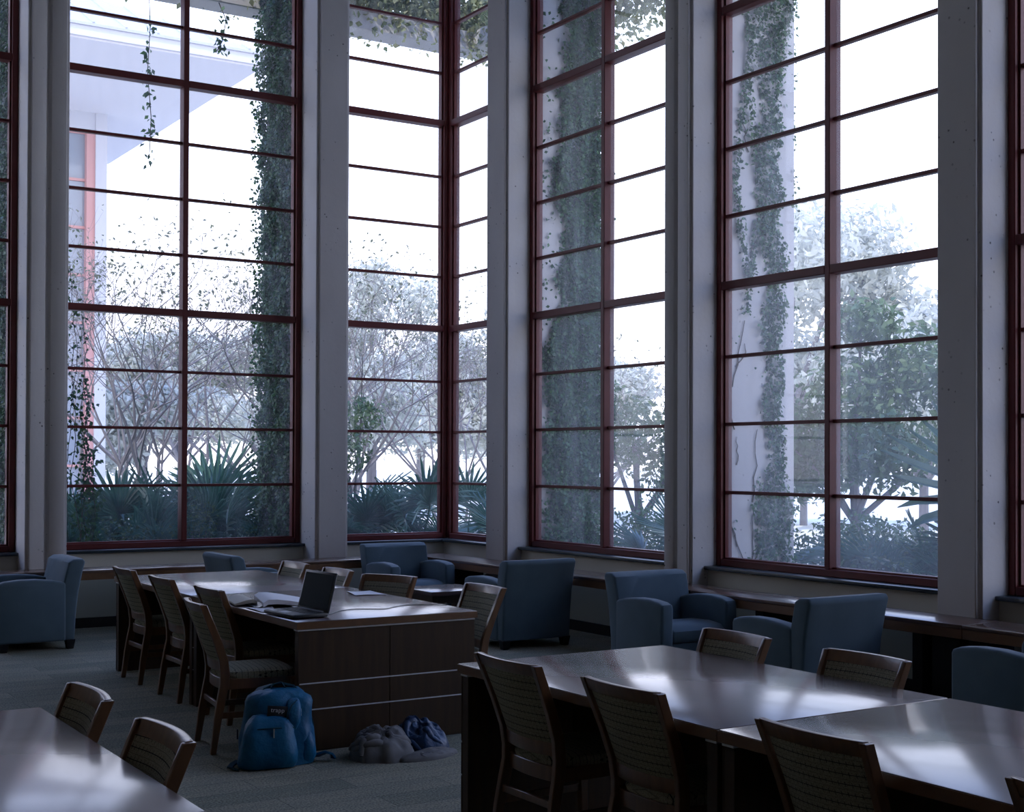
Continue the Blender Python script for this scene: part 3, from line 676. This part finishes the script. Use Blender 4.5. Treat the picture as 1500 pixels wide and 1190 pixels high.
PX = [(3.7, 15.9, 'leftmost palmetto, its fan against the bottom left panes of the roof corner window', 1.05),
      (4.45, 15.5, 'palmetto with a fan spread flat just above the low glazing bar at left', 1.1),
      (5.2, 16.2, 'palmetto with upright fans left of the mullion of the roof corner window', 1.2),
      (5.9, 15.8, 'palmetto behind the mullion of the roof corner window', 1.15),
      (6.55, 16.3, 'palmetto right of the mullion, fans beside the ivy pier', 1.1),
      (7.3, 16.0, 'palmetto filling the lower left of the corner window', 1.1),
      (8.0, 16.5, 'palmetto low in the middle of the corner window', 1.0),
      (8.7, 15.9, 'palmetto at the right of the corner window left half', 1.1),
      (9.7, 16.4, 'palmetto behind the red corner post', 1.0),
      (9.9, 15.0, 'palmetto low in the narrow right half of the corner window', .9),
      (4.9, 17.3, 'palmetto in the back row toward the shrubs at left', 1.2),
      (6.4, 17.5, 'palmetto in the back row right of the shrub stems', 1.25),
      (8.0, 17.6, 'palmetto in the back row of the corner window', 1.1),
      (10.6, 12.6, 'palmetto in the lower right panes of the window right of the corner', 1.05),
      (10.1, 11.3, 'palmetto half hidden by the grooved pier on the right', 1.0),
      (10.4, 8.9, 'palmetto low in the right panes of the largest window', .95),
      (9.9, 7.9, 'palmetto with low fans at the right side of the largest window', 1.0),
      (11.2, 7.6, 'tall palmetto with broad raised blades beside the broad pier', 1.6),
      (10.2, 6.9, 'palmetto hidden mostly by the broad pier at right', 1.2)]
for i, (x, y, lab, s_) in enumerate(PX): palmetto(x, y, lab, s_, 12 if s_ < 1.4 else 8, seed=i*13)

# ------------------------------------------------------------------ leafy shrubs and trees
def blob_pts(n, c, r, shell=.55):
    v = rng.normal(0, 1, (n, 3)); v /= np.linalg.norm(v, axis=1)[:, None]; q = rng.uniform(shell**3, 1, n)**(1/3)
    q = q*(.82+.18*np.sin(v[:, 0]*7+v[:, 2]*9)*np.cos(v[:, 1]*8))
    return np.array(c)+v*q[:, None]*np.array(r), v
def shrub(x, y, rx, ry, h, n, size, label, m_=GLEAF, z0=-.05):
    root = empty('shrub', (x, y, z0)); tag(root, label, 'shrub', 'shrubs in the bed outside')
    P, N = blob_pts(n, (0, 0, h*.5), (rx, ry, h*.55), .3); P[:, 2] = np.abs(P[:, 2])
    f = np_quads('foliage', leaves(P, N, size, .55, .7, .1), m_, root); f['kind'] = 'stuff'
    m = MB()
    for k in range(5): a = k*1.3; m.tube([(0, 0, -.02), (rx*.4*math.cos(a), ry*.4*math.sin(a), h*.7)], [.015, .006], 5)
    m.build('stem', BARK, root); return root
shrub(4.4, 14.5, .75, .18, 1.18, 1500, .05, 'low leafy shrub against the sill at the left of the roof corner window')
shrub(5.15, 14.5, .32, .18, 1.36, 1300, .045, 'taller leafy shrub against the sill beside the red mullion')
shrub(5.75, 14.55, .4, .2, 1.08, 800, .045, 'low leafy shrub against the sill near the ivy pier')
shrub(7.4, 14.6, .7, .2, .98, 900, .045, 'low leafy shrub at the foot of the corner window')
shrub(8.5, 13.3, .25, .5, 1.0, 700, .045, 'low leafy shrub at the foot of the narrow corner window')
shrub(9.6, 9.0, .25, .5, .98, 500, .13, 'broad pointed leaves low in the left panes of the largest window')
shrub(11.7, 10.9, 1.1, 1.1, 1.2, 6000, .065, 'rounded hedge shrub behind the low panes of the largest window')
shrub(11.9, 8.9, 1.1, 1.2, 1.2, 6000, .065, 'wide hedge shrub behind the palmettos of the largest window')
shrub(12.6, 8.1, .9, 1.1, 1.9, 5000, .08, 'taller shrub behind the broad raised palmetto blades near the broad pier')
shrub(11.0, 9.6, .7, .8, 1.05, 3000, .06, 'low shrub between the pale ivy pier and the hedge of the largest window')
shrub(8.4, 7.7, .25, .8, 1.02, 1600, .05, 'thin leafy shrub right against the sill of the largest window')
shrub(11.0, 14.0, 1.0, 1.0, 1.2, 3500, .07, 'low shrub behind the palmetto right of the corner')
shrub(7.5, 18.0, 3.6, .5, 1.15, 7000, .08, 'long low hedge behind the palmettos of the back windows')
shrub(3.2, 17.9, 1.8, .6, 1.3, 4000, .08, 'low hedge behind the leftmost palmetto')

def branch_tree(seed, h, stems, spread, depth=5, leafs=1400, lsize=.075, r0=.055, lm=BLEAF, fill=False):
    r = random.Random(seed); m = MB(); tips = []
    def grow(p, d, L, rad, k):
        pts = [p]; q = p.copy(); dd = d.copy()
        for _ in range(3):
            dd = (dd+Vector((r.uniform(-.16, .16), r.uniform(-.16, .16), r.uniform(-.04, .12)))).normalized(); q = q+dd*L/3; pts.append(q.copy())
        m.tube(pts, [rad, rad*.9, rad*.78, rad*.66], 5 if k < 2 else 3)
        if k >= depth: tips.append(q); return
        if k >= depth-1: tips.append(q)
        for _ in range(2 if r.random() < .55 else 3):
            a = Vector((r.uniform(-1, 1), r.uniform(-1, 1), r.uniform(-.5, .7)))*.95
            grow(q, (dd+a).normalized(), L*r.uniform(.58, .80), rad*.58, k+1)
    for i in range(stems):
        a = 2*PI*i/stems+r.uniform(-.4, .4); d = Vector((math.cos(a)*spread, math.sin(a)*spread, 1)).normalized()
        grow(Vector((math.cos(a)*.1, math.sin(a)*.1, -.12)), d, h*.33, r0*r.uniform(.7, 1.1), 0)
    tp = np.array([tuple(t) for t in tips]); idx = rng.integers(0, len(tp), leafs); P = tp[idx]+rng.normal(0, .055, (leafs, 3))
    return m, P
def bare_tree(x, y, label, seed, h=5.2, stems=7, spread=.45, depth=5, leafs=1100, lsize=.075, lm=BLEAF, name='bare_tree', grp='bare shrubby trees outside', sc=1, r0=.042):
    root = empty(name, (x, y, 0)); tag(root, label, 'tree', grp)
    m, P = branch_tree(seed, h, stems, spread, depth, leafs, r0=r0); b = m.build('branches', BARK, root)
    f = np_quads('foliage', leaves(P, np.tile((0, 0, 1.), (len(P), 1)), lsize, .5, .8, .2), lm, root); f['kind'] = 'stuff'
    root.scale = (sc, sc, sc); return root
bare_tree(5.3, 19.6, 'bare shrubby tree before the pale far building at left', 3, 5.6)
bare_tree(6.9, 20.6, 'bare multi stemmed tree left of the mullion of the roof corner window', 8, 5.8)
bare_tree(8.5, 19.4, 'bare multi stemmed tree right of the mullion of the roof corner window', 21, 5.6)
bare_tree(9.9, 21.4, 'bare tree whose stems lean left in the corner window', 34, 4.9)
bare_tree(12.0, 20.6, 'bare tree with a slanting trunk near the red corner post', 55, 4.7)
bare_tree(14.2, 20.4, 'bare tree seen through the narrow right half of the corner window', 61, 4.6)
bare_tree(3.6, 21.5, 'bare tree mostly hidden behind the grooved pier at left', 72, 4.8)
def leafy_tree(x, y, h, crowns, n, size, label, m_, name='leafy_tree', grp='leafy trees outside', seed=1):
    root = empty(name, (x, y, -.1)); tag(root, label, 'tree', grp)
    r = random.Random(seed); m = MB(); m.tube([(0, 0, -.05), (.05, .03, h*.3), (0, .1, h*.6)], [h*.022, h*.018, h*.01], 7)
    Ps, Ns = [], []
    for (cx, cy, cz, rx, rz) in crowns:
        m.tube([(0, 0, h*.25), (cx*.5, cy*.5, (h*.25+cz)/2+.1), (cx, cy, cz)], [h*.012, h*.008, h*.004], 5)
        P, N = blob_pts(int(n*rx*rx/sum(c[3]**2 for c in crowns)), (cx, cy, cz), (rx, rx, rz), .25); Ps.append(P); Ns.append(N)
    m.build('trunk', BARK, root)
    f = np_quads('foliage', leaves(np.concatenate(Ps), np.concatenate(Ns), size, .45, .7, .2), m_, root); f['kind'] = 'stuff'
    return root
leafy_tree(13.6, 12.9, 3.9, [(0, 0, 2.6, .9, .8), (-.6, .6, 2.0, .8, .7), (.5, -.7, 3.0, .8, .7), (-.2, -.3, 3.6, .6, .4), (.2, .9, 1.7, .9, .6), (-.5, -1.0, 1.9, .8, .6), (1.0, -1.2, 2.2, .8, .8)], 9500, .13,
           'dense broadleaf tree in the middle of the largest window', GLEAF, seed=4)
leafy_tree(12.6, 16.3, 3.4, [(0, 0, 2.2, .8, .7), (.5, -.5, 1.6, .8, .6), (-.5, .5, 2.7, .6, .5), (.6, -.9, 2.3, .6, .5)], 3600, .12,
           'small broadleaf tree in the right panes of the window right of the corner', GLEAF, seed=5)
leafy_tree(8.3, 17.2, 2.6, [(-.1, 0, 1.9, .45, .4), (.2, .1, 2.4, .4, .35), (-.3, .2, 1.4, .4, .35)], 1500, .09,
           'small green sapling leaning beside the ivy pier', GLEAF, seed=6)
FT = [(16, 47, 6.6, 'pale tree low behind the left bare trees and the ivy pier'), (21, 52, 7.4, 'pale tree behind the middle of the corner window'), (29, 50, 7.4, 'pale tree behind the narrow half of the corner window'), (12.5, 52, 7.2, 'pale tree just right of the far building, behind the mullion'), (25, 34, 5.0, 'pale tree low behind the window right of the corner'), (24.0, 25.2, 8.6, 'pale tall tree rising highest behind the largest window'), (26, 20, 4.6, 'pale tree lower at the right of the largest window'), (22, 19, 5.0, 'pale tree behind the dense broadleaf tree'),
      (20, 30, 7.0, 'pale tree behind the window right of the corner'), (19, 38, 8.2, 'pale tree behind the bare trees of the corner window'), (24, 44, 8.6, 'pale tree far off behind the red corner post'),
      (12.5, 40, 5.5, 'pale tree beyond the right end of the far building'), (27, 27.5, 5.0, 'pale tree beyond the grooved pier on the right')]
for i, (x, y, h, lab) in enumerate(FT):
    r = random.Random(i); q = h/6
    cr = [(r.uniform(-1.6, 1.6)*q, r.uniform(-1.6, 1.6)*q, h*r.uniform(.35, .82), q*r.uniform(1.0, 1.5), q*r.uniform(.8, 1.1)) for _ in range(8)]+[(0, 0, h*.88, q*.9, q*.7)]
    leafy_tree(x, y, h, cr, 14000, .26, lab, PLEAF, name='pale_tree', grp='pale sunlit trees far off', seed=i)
# white hand rail far off
m = MB(); m.tube([(16.2, 26, -.1), (16.2, 26, .95), (16.5, 26, 1.15), (18.6, 26.2, .35), (18.6, 26.2, -.1)], .035, 6)
tag(m.build('hand_rail', STUC), 'white bent hand rail on the bright ground beyond the corner window', 'rail')

# ------------------------------------------------------------------ neighbouring building with the deep eaves
b = empty('building', (8.95, 31.45, -.1)); tag(b, 'pale neighbouring building with deep roof overhang and red framed windows', 'building')
def bb(m, x0, x1, y0, y1, z0, z1, mi=0): return m.box(x0-8.95, x1-8.95, y0-31.45, y1-31.45, z0+.1, z1+.1, mi)
bb(MB(), -6, 8.0, 31.75, 36.5, -.1, 9.6).build('wall', STUC, b)
m = MB(); bb(m, 8.69, 8.95, 31.45, 36.5, -.1, 9.6); bb(m, -6, 8.69, 31.5, 31.75, 9.2, 9.6); bb(m, 8.0, 8.69, 31.9, 36.5, -.1, 9.2); m.build('corner_column', STUC, b)
bb(MB(), -6, 10.5, 26, 36.8, 9.6, 9.72).build('soffit', SOFF, b)
bb(MB(), -6, 10.56, 25.94, 36.86, 9.64, 9.84).build('fascia', STUC, b)
m = MB(); A = [(-8, 25.9), (10.6, 25.9), (10.6, 36.9), (-8, 36.9)]
m.loft([[(x-8.95, y-31.45, 9.94) for x, y in A], [(x-8.95, y-31.45, 9.99) for x, y in A], [(x-8.95, y-31.45, 12.75) for x, y in ((-4, 31.3), (5.2, 31.3), (5.2, 31.5), (-4, 31.5))]]); rf = m.build('roof', ROOFM, b, smooth=False)
for k in range(22):
    x0 = 10.2-k*.62; t = min(1, max(.05, (10.6-x0)/5.4)); MB().tube([(x0-8.95, 25.9-31.45, 10.0), (x0-8.95, 25.9-31.45+5.4*t, 10.0+2.76*t)], .03, 4).build('roof_seam', ROOFM, rf)
fr = bb(MB(), 8.50, 8.69, 31.5, 31.9, -.1, 9.2).build('window_frame', PINK, b)
for k in range(9):
    z = 9.15-k*1.09
    bb(MB(), 5.0, 8.5, 31.62, 31.70, z-.03, z+.03).build('glazing_bar', PINK, fr)
    bb(MB(), 5.0, 8.5, 31.68, 31.74, z-1.06, z-.03).build('pane', DGL, fr)

# ------------------------------------------------------------------ things on the laptop table
from mathutils import noise as mn
PLA = mat('dark_plastic', (.018, .022, .026), .35, .5); SCR = mat('dull_dark_screen', (.010, .024, .030), .5, .05); BEZ = mat('laptop_bezel', (.05, .065, .075), .3, .6)
KEYM = mat('laptop_deck', (.05, .058, .068), .4, .5); WHT = mat('white_paper', (.78, .78, .80), .8, .2); PGE = mat('page_edge', (.60, .56, .48), .9, .1); LAB = mat('silver_label', (.6, .62, .66), .4, .4)
lp = empty('laptop', (3.338, 7.685, TH), math.radians(4)); tag(lp, 'open dark laptop with its black screen turned to the left chairs', 'laptop')
MB().box(-.115, .115, -.195, .195, .004, .026).build('base', PLA, lp, bevel=.005)
dk = MB().box(-.108, .105, -.188, .188, .0262, .0275).build('keyboard_deck', KEYM, lp)
for r_ in range(5):
    for c_ in range(14): MB().box(-.018+r_*.022, -.001+r_*.022, -.165+c_*.0236, -.145+c_*.0236, .0276, .0300).build('key', PLA, dk)
MB().box(-.095, -.045, -.045, .035, .0276, .0284).build('touchpad', LAB, dk)
MB().box(-.10, -.07, .10, .165, .0276, .0282).build('sticker', LAB, dk)
lid = empty('lid', (.115, 0, .022), 0, lp); lid.rotation_euler = (0, math.radians(14), 0)
MB().box(-.002, .009, -.195, .195, 0, .245).build('lid_shell', BEZ, lid, bevel=.004)
MB().box(-.0035, -.002, -.178, .178, .018, .230).build('screen', SCR, lid)
MB().tube([(.113, -.15, .024), (.113, .15, .024)], .007, 8).build('hinge', PLA, lp)
m = MB(); c = [(3.46, 7.60, TH+.012), (3.52, 7.60, TH+.004), (3.66, 7.74, TH+.004), (3.80, 7.78, TH+.004), (3.94, 7.70, TH+.004), (4.06, 7.78, TH+.004), (4.20, 7.84, TH+.004), (4.32, 7.78, TH+.004), (4.41, 7.76, TH+.005), (4.432, 7.75, TH-.02), (4.436, 7.75, TH-.3)]
P = []
for i in range(len(c)-1):
    a, b_, c2, d = Vector(c[max(i-1, 0)]), Vector(c[i]), Vector(c[i+1]), Vector(c[min(i+2, len(c)-1)])
    for k in range(6):
        t = k/6; P.append(.5*((2*b_)+(c2-a)*t+(2*a-5*b_+4*c2-d)*t*t+(3*b_-a-3*c2+d)*t**3))
tag(m.tube(P, .003, 6).build('power_cord', PLA), 'thin dark power cord snaking from the laptop to the far table edge', 'cord')
# open book
bk = empty('open_book', (3.365, 8.42, TH), math.radians(-9)); tag(bk, 'big open book with white curling pages left of the laptop', 'book')
def pages(prof, y0, y1, name, mat_, sk=.0):
    m = MB(); rings = []
    for i in range(9):
        s_ = i/8; y = y0+(y1-y0)*s_; k = .006*math.sin(s_*5)
        top = [(x+sk*s_, y, z+k*min(1, abs(x)*6)) for x, z in prof]; rings.append(top+[(x+sk*s_, y, max(.001, z+k*min(1, abs(x)*6)-th)) for (x, z), th in zip(prof[::-1], TT[::-1])])
    m.loft(rings); return m.build(name, mat_, bk)
TT = [.030, .030, .030, .026, .016, .006]; pages([(0, .034), (.03, .052), (.09, .052), (.18, .04), (.27, .022), (.33, .010)], -.27, .26, 'page_block', WHT, .06)
TT = [.020, .024, .024, .018, .010]; pages([(0, .030), (-.03, .042), (-.07, .038), (-.11, .026), (-.145, .016)], -.10, .30, 'page_block', PGE)
TT = [.004]*4; pages([(.02, .014), (.015, .02), (-.02, .006), (-.05, .005)], -.25, .28, 'cover', PLA)
def sheet(pts, z, label, grp='loose papers on the laptop table'):
    m = MB(); n = 8; A, B_, C_, D_ = [Vector((*p, 0)) for p in pts]; top = []
    for i in range(n+1):
        for j in range(n+1):
            u, v = i/n, j/n; p = A*(1-u)*(1-v)+B_*u*(1-v)+C_*u*v+D_*(1-u)*v
            top.append((p.x, p.y, z+.003+.003*math.sin(u*4+v*3)+.004*(u-.5)**2))
    vs = top+[(x, y, zz-.0012) for x, y, zz in top]; N = (n+1)**2; fs = []
    for i in range(n):
        for j in range(n):
            a = i*(n+1)+j; q = (a, a+1, a+n+2, a+n+1); fs += [q, tuple(N+t for t in reversed(q))]
    for i in range(n):
        for a, b2 in ((i, i+1), (n*(n+1)+i, n*(n+1)+i+1), (i*(n+1), (i+1)*(n+1)), (i*(n+1)+n, (i+1)*(n+1)+n)): fs.append((a, b2, b2+N, a+N))
    m.add(vs, fs); tag(m.build('paper_sheet', WHT), label, 'paper', grp)
sheet([(3.50, 8.08), (3.78, 8.20), (3.80, 8.48), (3.50, 8.40)], TH+.001, 'loose paper between the open book and the laptop')
sheet([(3.22, 7.93), (3.31, 7.90), (3.40, 8.20), (3.23, 8.22)], TH+.001, 'loose paper under the front corner of the laptop side, by the table edge')
sheet([(4.16, 8.56), (4.39, 8.53), (4.395, 8.80), (4.24, 8.86)], TH+.001, 'white paper lying alone near the turned chair')

# ------------------------------------------------------------------ blue backpack on the floor
BAG = mat('bag_nylon', (.0, .085, .19), .5, .4, noise=(7, (1, 1, 1), (.002, .12, .24), 4), bump=(10, .55, .03))
BAGD = mat('bag_trim', (.0, .045, .07), .6, .3, bump=(30, .4, .008)); ZIP = mat('zip_metal', (.7, .7, .7), .3, .5, metal=.8)
bp = empty('backpack', (3.0, 7.20, 0), math.radians(-14)); tag(bp, 'stuffed blue nylon backpack slumped on the carpet by the table end', 'backpack')
def puff(sections, name, mt, n=30, amp=.010, f=9, seed=0, p=.62, bias=None):
    """sections: (z, cx, cy, rx, ry)"""
    m = MB(); rings = []
    for (z, cx, cy, rx, ry) in sections:
        ring = []
        for k in range(n):
            t = 2*PI*k/n; c_, s_ = math.cos(t), math.sin(t)
            x = cx+math.copysign(abs(c_)**p, c_)*rx; y = cy+math.copysign(abs(s_)**p, s_)*ry
            d = mn.noise(Vector((x*f+seed, y*f, z*f*.7)))+.5*abs(mn.noise(Vector((x*f*2.3, y*f*2.3+seed, z*f*1.4))))
            q = 1+d*amp/max(rx, ry, .02); ring.append((cx+(x-cx)*q, cy+(y-cy)*q, max(.002, z+d*amp*.6)))
        rings.append(ring)
    m.loft(rings); return m.build(name, mt, bp)
def sec(zs, fn): return [(z, *fn(z)) for z in zs]
zz = [.003, .012, .03, .06, .09, .12, .15, .18, .21, .24, .27, .30, .33, .355, .375, .392, .404, .410]
def fb(z):
    t = z/.41; w_ = (.205-.045*t**1.6)*(1 if t < .8 else math.sqrt(max(.02, 1-((t-.8)/.203)**2))); d_ = (.15-.04*t)*(1 if t < .8 else math.sqrt(max(.02, 1-((t-.8)/.203)**2)))
    return (.015+.03*t, .03+.04*t, w_, d_)
body = puff(sec(zz, fb), 'body', BAG, 44, .022, 10, 3)
fp = puff([(.004, -.05, -.10, .15, .07), (.03, -.05, -.11, .158, .085), (.08, -.05, -.115, .158, .09), (.14, -.045, -.11, .15, .088), (.19, -.04, -.10, .14, .08), (.235, -.035, -.09, .13, .07), (.262, -.03, -.08, .118, .058), (.278, -.03, -.07, .09, .04), (.283, -.03, -.07, .05, .02)], 'front_pocket', BAG, 36, .018, 12, 8)
MB().tube([(-.16, -.145, .215), (-.10, -.168, .225), (-.02, -.172, .228), (.06, -.155, .222), (.095, -.12, .215)], .0045, 6).build('zip', BAGD, fp)
MB().box(-.030, -.022, -.182, -.174, .175, .225).build('zip_pull', ZIP, fp, bevel=.002)
sp_ = puff([(.20, .085, -.06, .03, .05), (.24, .09, -.07, .042, .062), (.29, .095, -.065, .045, .06), (.33, .10, -.05, .04, .05), (.352, .105, -.035, .028, .034), (.36, .11, -.03, .012, .015)], 'upper_pocket', BAG, 26, .008, 14, 5)
MB().tube([(.055, -.11, .24), (.062, -.122, .29), (.085, -.10, .335), (.12, -.06, .355)], .004, 6).build('zip', BAGD, sp_)
MB().box(.135, .142, -.082, -.074, .27, .31).build('zip_pull', ZIP, sp_, bevel=.002)
puff([(.012, .175, .0, .045, .09), (.05, .18, .0, .052, .10), (.12, .178, .0, .046, .095), (.17, .172, .01, .035, .085), (.185, .168, .01, .028, .07)], 'side_pocket', BAG, 24, .01, 13, 2)
def strap(pts, w_, th, name, mt, par=bp):
    m = MB(); rings = []; pv = [Vector(p) for p in pts]
    for i, q in enumerate(pv):
        d = (pv[min(i+1, len(pv)-1)]-pv[max(0, i-1)]).normalized(); sd_ = d.cross(Vector((.3, .2, 1))).normalized(); u_ = sd_.cross(d)
        rings.append([q-sd_*w_-u_*th, q+sd_*w_-u_*th, q+sd_*w_+u_*th, q-sd_*w_+u_*th])
    m.loft(rings); return m.build(name, mt, par, bevel=.002, segs=1)
strap([(-.10, .04, .37), (-.06, .08, .405), (0, .10, .42), (.06, .10, .425), (.12, .09, .41), (.17, .08, .36), (.205, .06, .28), (.22, .04, .20), (.215, .03, .10)], .028, .007, 'shoulder_strap', BAGD)
strap([(.19, .03, .02), (.24, -.01, .03), (.29, -.04, .05), (.32, -.05, .04), (.33, -.05, .015)], .026, .007, 'shoulder_strap', BAG)
strap([(-.20, -.03, .03), (-.235, -.06, .02), (-.255, -.10, .012), (-.22, -.15, .008)], .016, .006, 'strap_end', BAGD)
strap([(-.02, .05, .385), (0, .06, .43), (.05, .06, .44), (.08, .05, .395)], .010, .004, 'top_handle', BAGD)
MB().box(-.215, -.206, -.08, -.065, .16, .215).build('zip_pull', PLA, bp, bevel=.002)
nb = empty('notebook', (2.972, 7.095, .235), math.radians(-14)); nb.rotation_euler = (math.radians(-12), math.radians(6), math.radians(-14)); tag(nb, 'black notebook with white lettering sticking out of the blue backpack', 'book')
MB().box(-.055, .055, -.006, .006, 0, .10).build('cover', mat('black_cover', (.012, .013, .014), .5, .4), nb, bevel=.002)
fc = bpy.data.curves.new('lettering', 'FONT'); fc.body = 'trapp'; fc.size = .034; fc.extrude = .0006; fc.align_x = 'CENTER'; fc.space_character = 1.05
ft0 = bpy.data.objects.new('lettering_curve', fc); COL.objects.link(ft0); dg = bpy.context.evaluated_depsgraph_get(); lme = bpy.data.meshes.new_from_object(ft0.evaluated_get(dg)); bpy.data.objects.remove(ft0); lme.materials.clear(); lme.materials.append(LAB)
ft = bpy.data.objects.new('lettering', lme); COL.objects.link(ft); ft.parent = nb; ft.location = (0, -.0072, .066); ft.rotation_euler = (PI/2, 0, 0);

# ------------------------------------------------------------------ heap of clothing
def heap(name, cx, cy, rx, ry, H, mt, label, seed, rot=0, rolls=9, peak=(0, 0), rr=.022, tone=1):
    """a low soft mound with thick folds of cloth laid over it"""
    r = random.Random(seed); m = MB(); nr, na = 26, 72
    def hgt(x, y):
        q = math.hypot(x-peak[0]*(1-math.hypot(x, y)), y-peak[1]*(1-math.hypot(x, y)))
        return H*max(0, 1-min(1, q)**2.6)**.75
    def lump(x, y): return .5*mn.noise(Vector((x*2.1+seed, y*2.1, 0)))+.28*(1-abs(mn.noise(Vector((x*3.4, y*3.4+seed, 3)))*2.2))
    vs = [(0, 0, H*.9)]; fs = []
    for i in range(1, nr+1):
        q = i/nr
        for k in range(na):
            t = 2*PI*k/na; R_ = 1+.22*mn.noise(Vector((math.cos(t)*1.6+seed, math.sin(t)*1.6, seed)))
            x, y = math.cos(t)*q, math.sin(t)*q; z = hgt(x, y)*(.72+.45*lump(x, y))
            vs.append((x*R_*rx, y*R_*ry, max(.002, z+.012*(q < .99))))
    for k in range(na): fs.append((0, 1+k, 1+(k+1) % na))
    for i in range(nr-1):
        for k in range(na): a = 1+i*na; fs.append((a+k, a+na+k, a+na+(k+1) % na, a+(k+1) % na))
    o_ = len(vs); vs += [(x, y, .0) for x, y, z in vs[1+(nr-1)*na:1+nr*na]]; a = 1+(nr-1)*na
    for k in range(na): fs.append((a+k, o_+k, o_+(k+1) % na, a+(k+1) % na))
    fs.append(tuple(o_+k for k in range(na)))
    m.add(vs, fs)
    for j in range(rolls):      # folds running over the mound as flattened rolls
        a0 = r.uniform(0, 2*PI); bend = r.uniform(-1.6, 1.6); q0, q1 = r.uniform(.0, .3), r.uniform(.8, .98); pts = []; rad = []
        for k in range(15):
            u = k/14; q = q0+(q1-q0)*u; t = a0+bend*u*u; x, y = math.cos(t)*q, math.sin(t)*q
            pts.append((x*rx, y*ry, max(.012, hgt(x, y)*(.72+.45*lump(x, y))-.004))); rad.append(rr*(.35+.9*math.sin(PI*(.12+.8*u)))*r.uniform(.85, 1.1))
        m.tube(pts, rad, 9)
    o = m.build(name, mt, ang=60); o.data.set_sharp_from_angle(angle=math.radians(75)); o.location = (cx, cy, 0); o.rotation_euler = (0, 0, rot); tag(o, label, 'clothing', 'clothing heaped on the carpet'); return o
GREY = mat('grey_knit', (.15, .15, .15), .95, .1, noise=(9, (1, 1, 1), (.22, .215, .21), 4), bump=(350, .3, .002)); NAVY = mat('navy_nylon', (.003, .025, .08), .38, .5, noise=(7, (1, 1, 1), (.012, .045, .11), 4), bump=(40, .5, .01))
heap('sweater', 3.585, 7.03, .20, .19, .185, GREY, 'crumpled grey knit sweater on the carpet, left half of the heap', 2, .5, 12, (.1, .15))
heap('jacket', 3.865, 7.08, .165, .19, .195, NAVY, 'crumpled navy blue jacket on the carpet beside the grey sweater', 7, .2, 9, (.1, .1), .020)
heap('scarf', 3.80, 6.86, .20, .065, .045, GREY, 'flat grey cloth fold lying in front of the navy jacket', 5, .12, 4, (0, 0), .016)
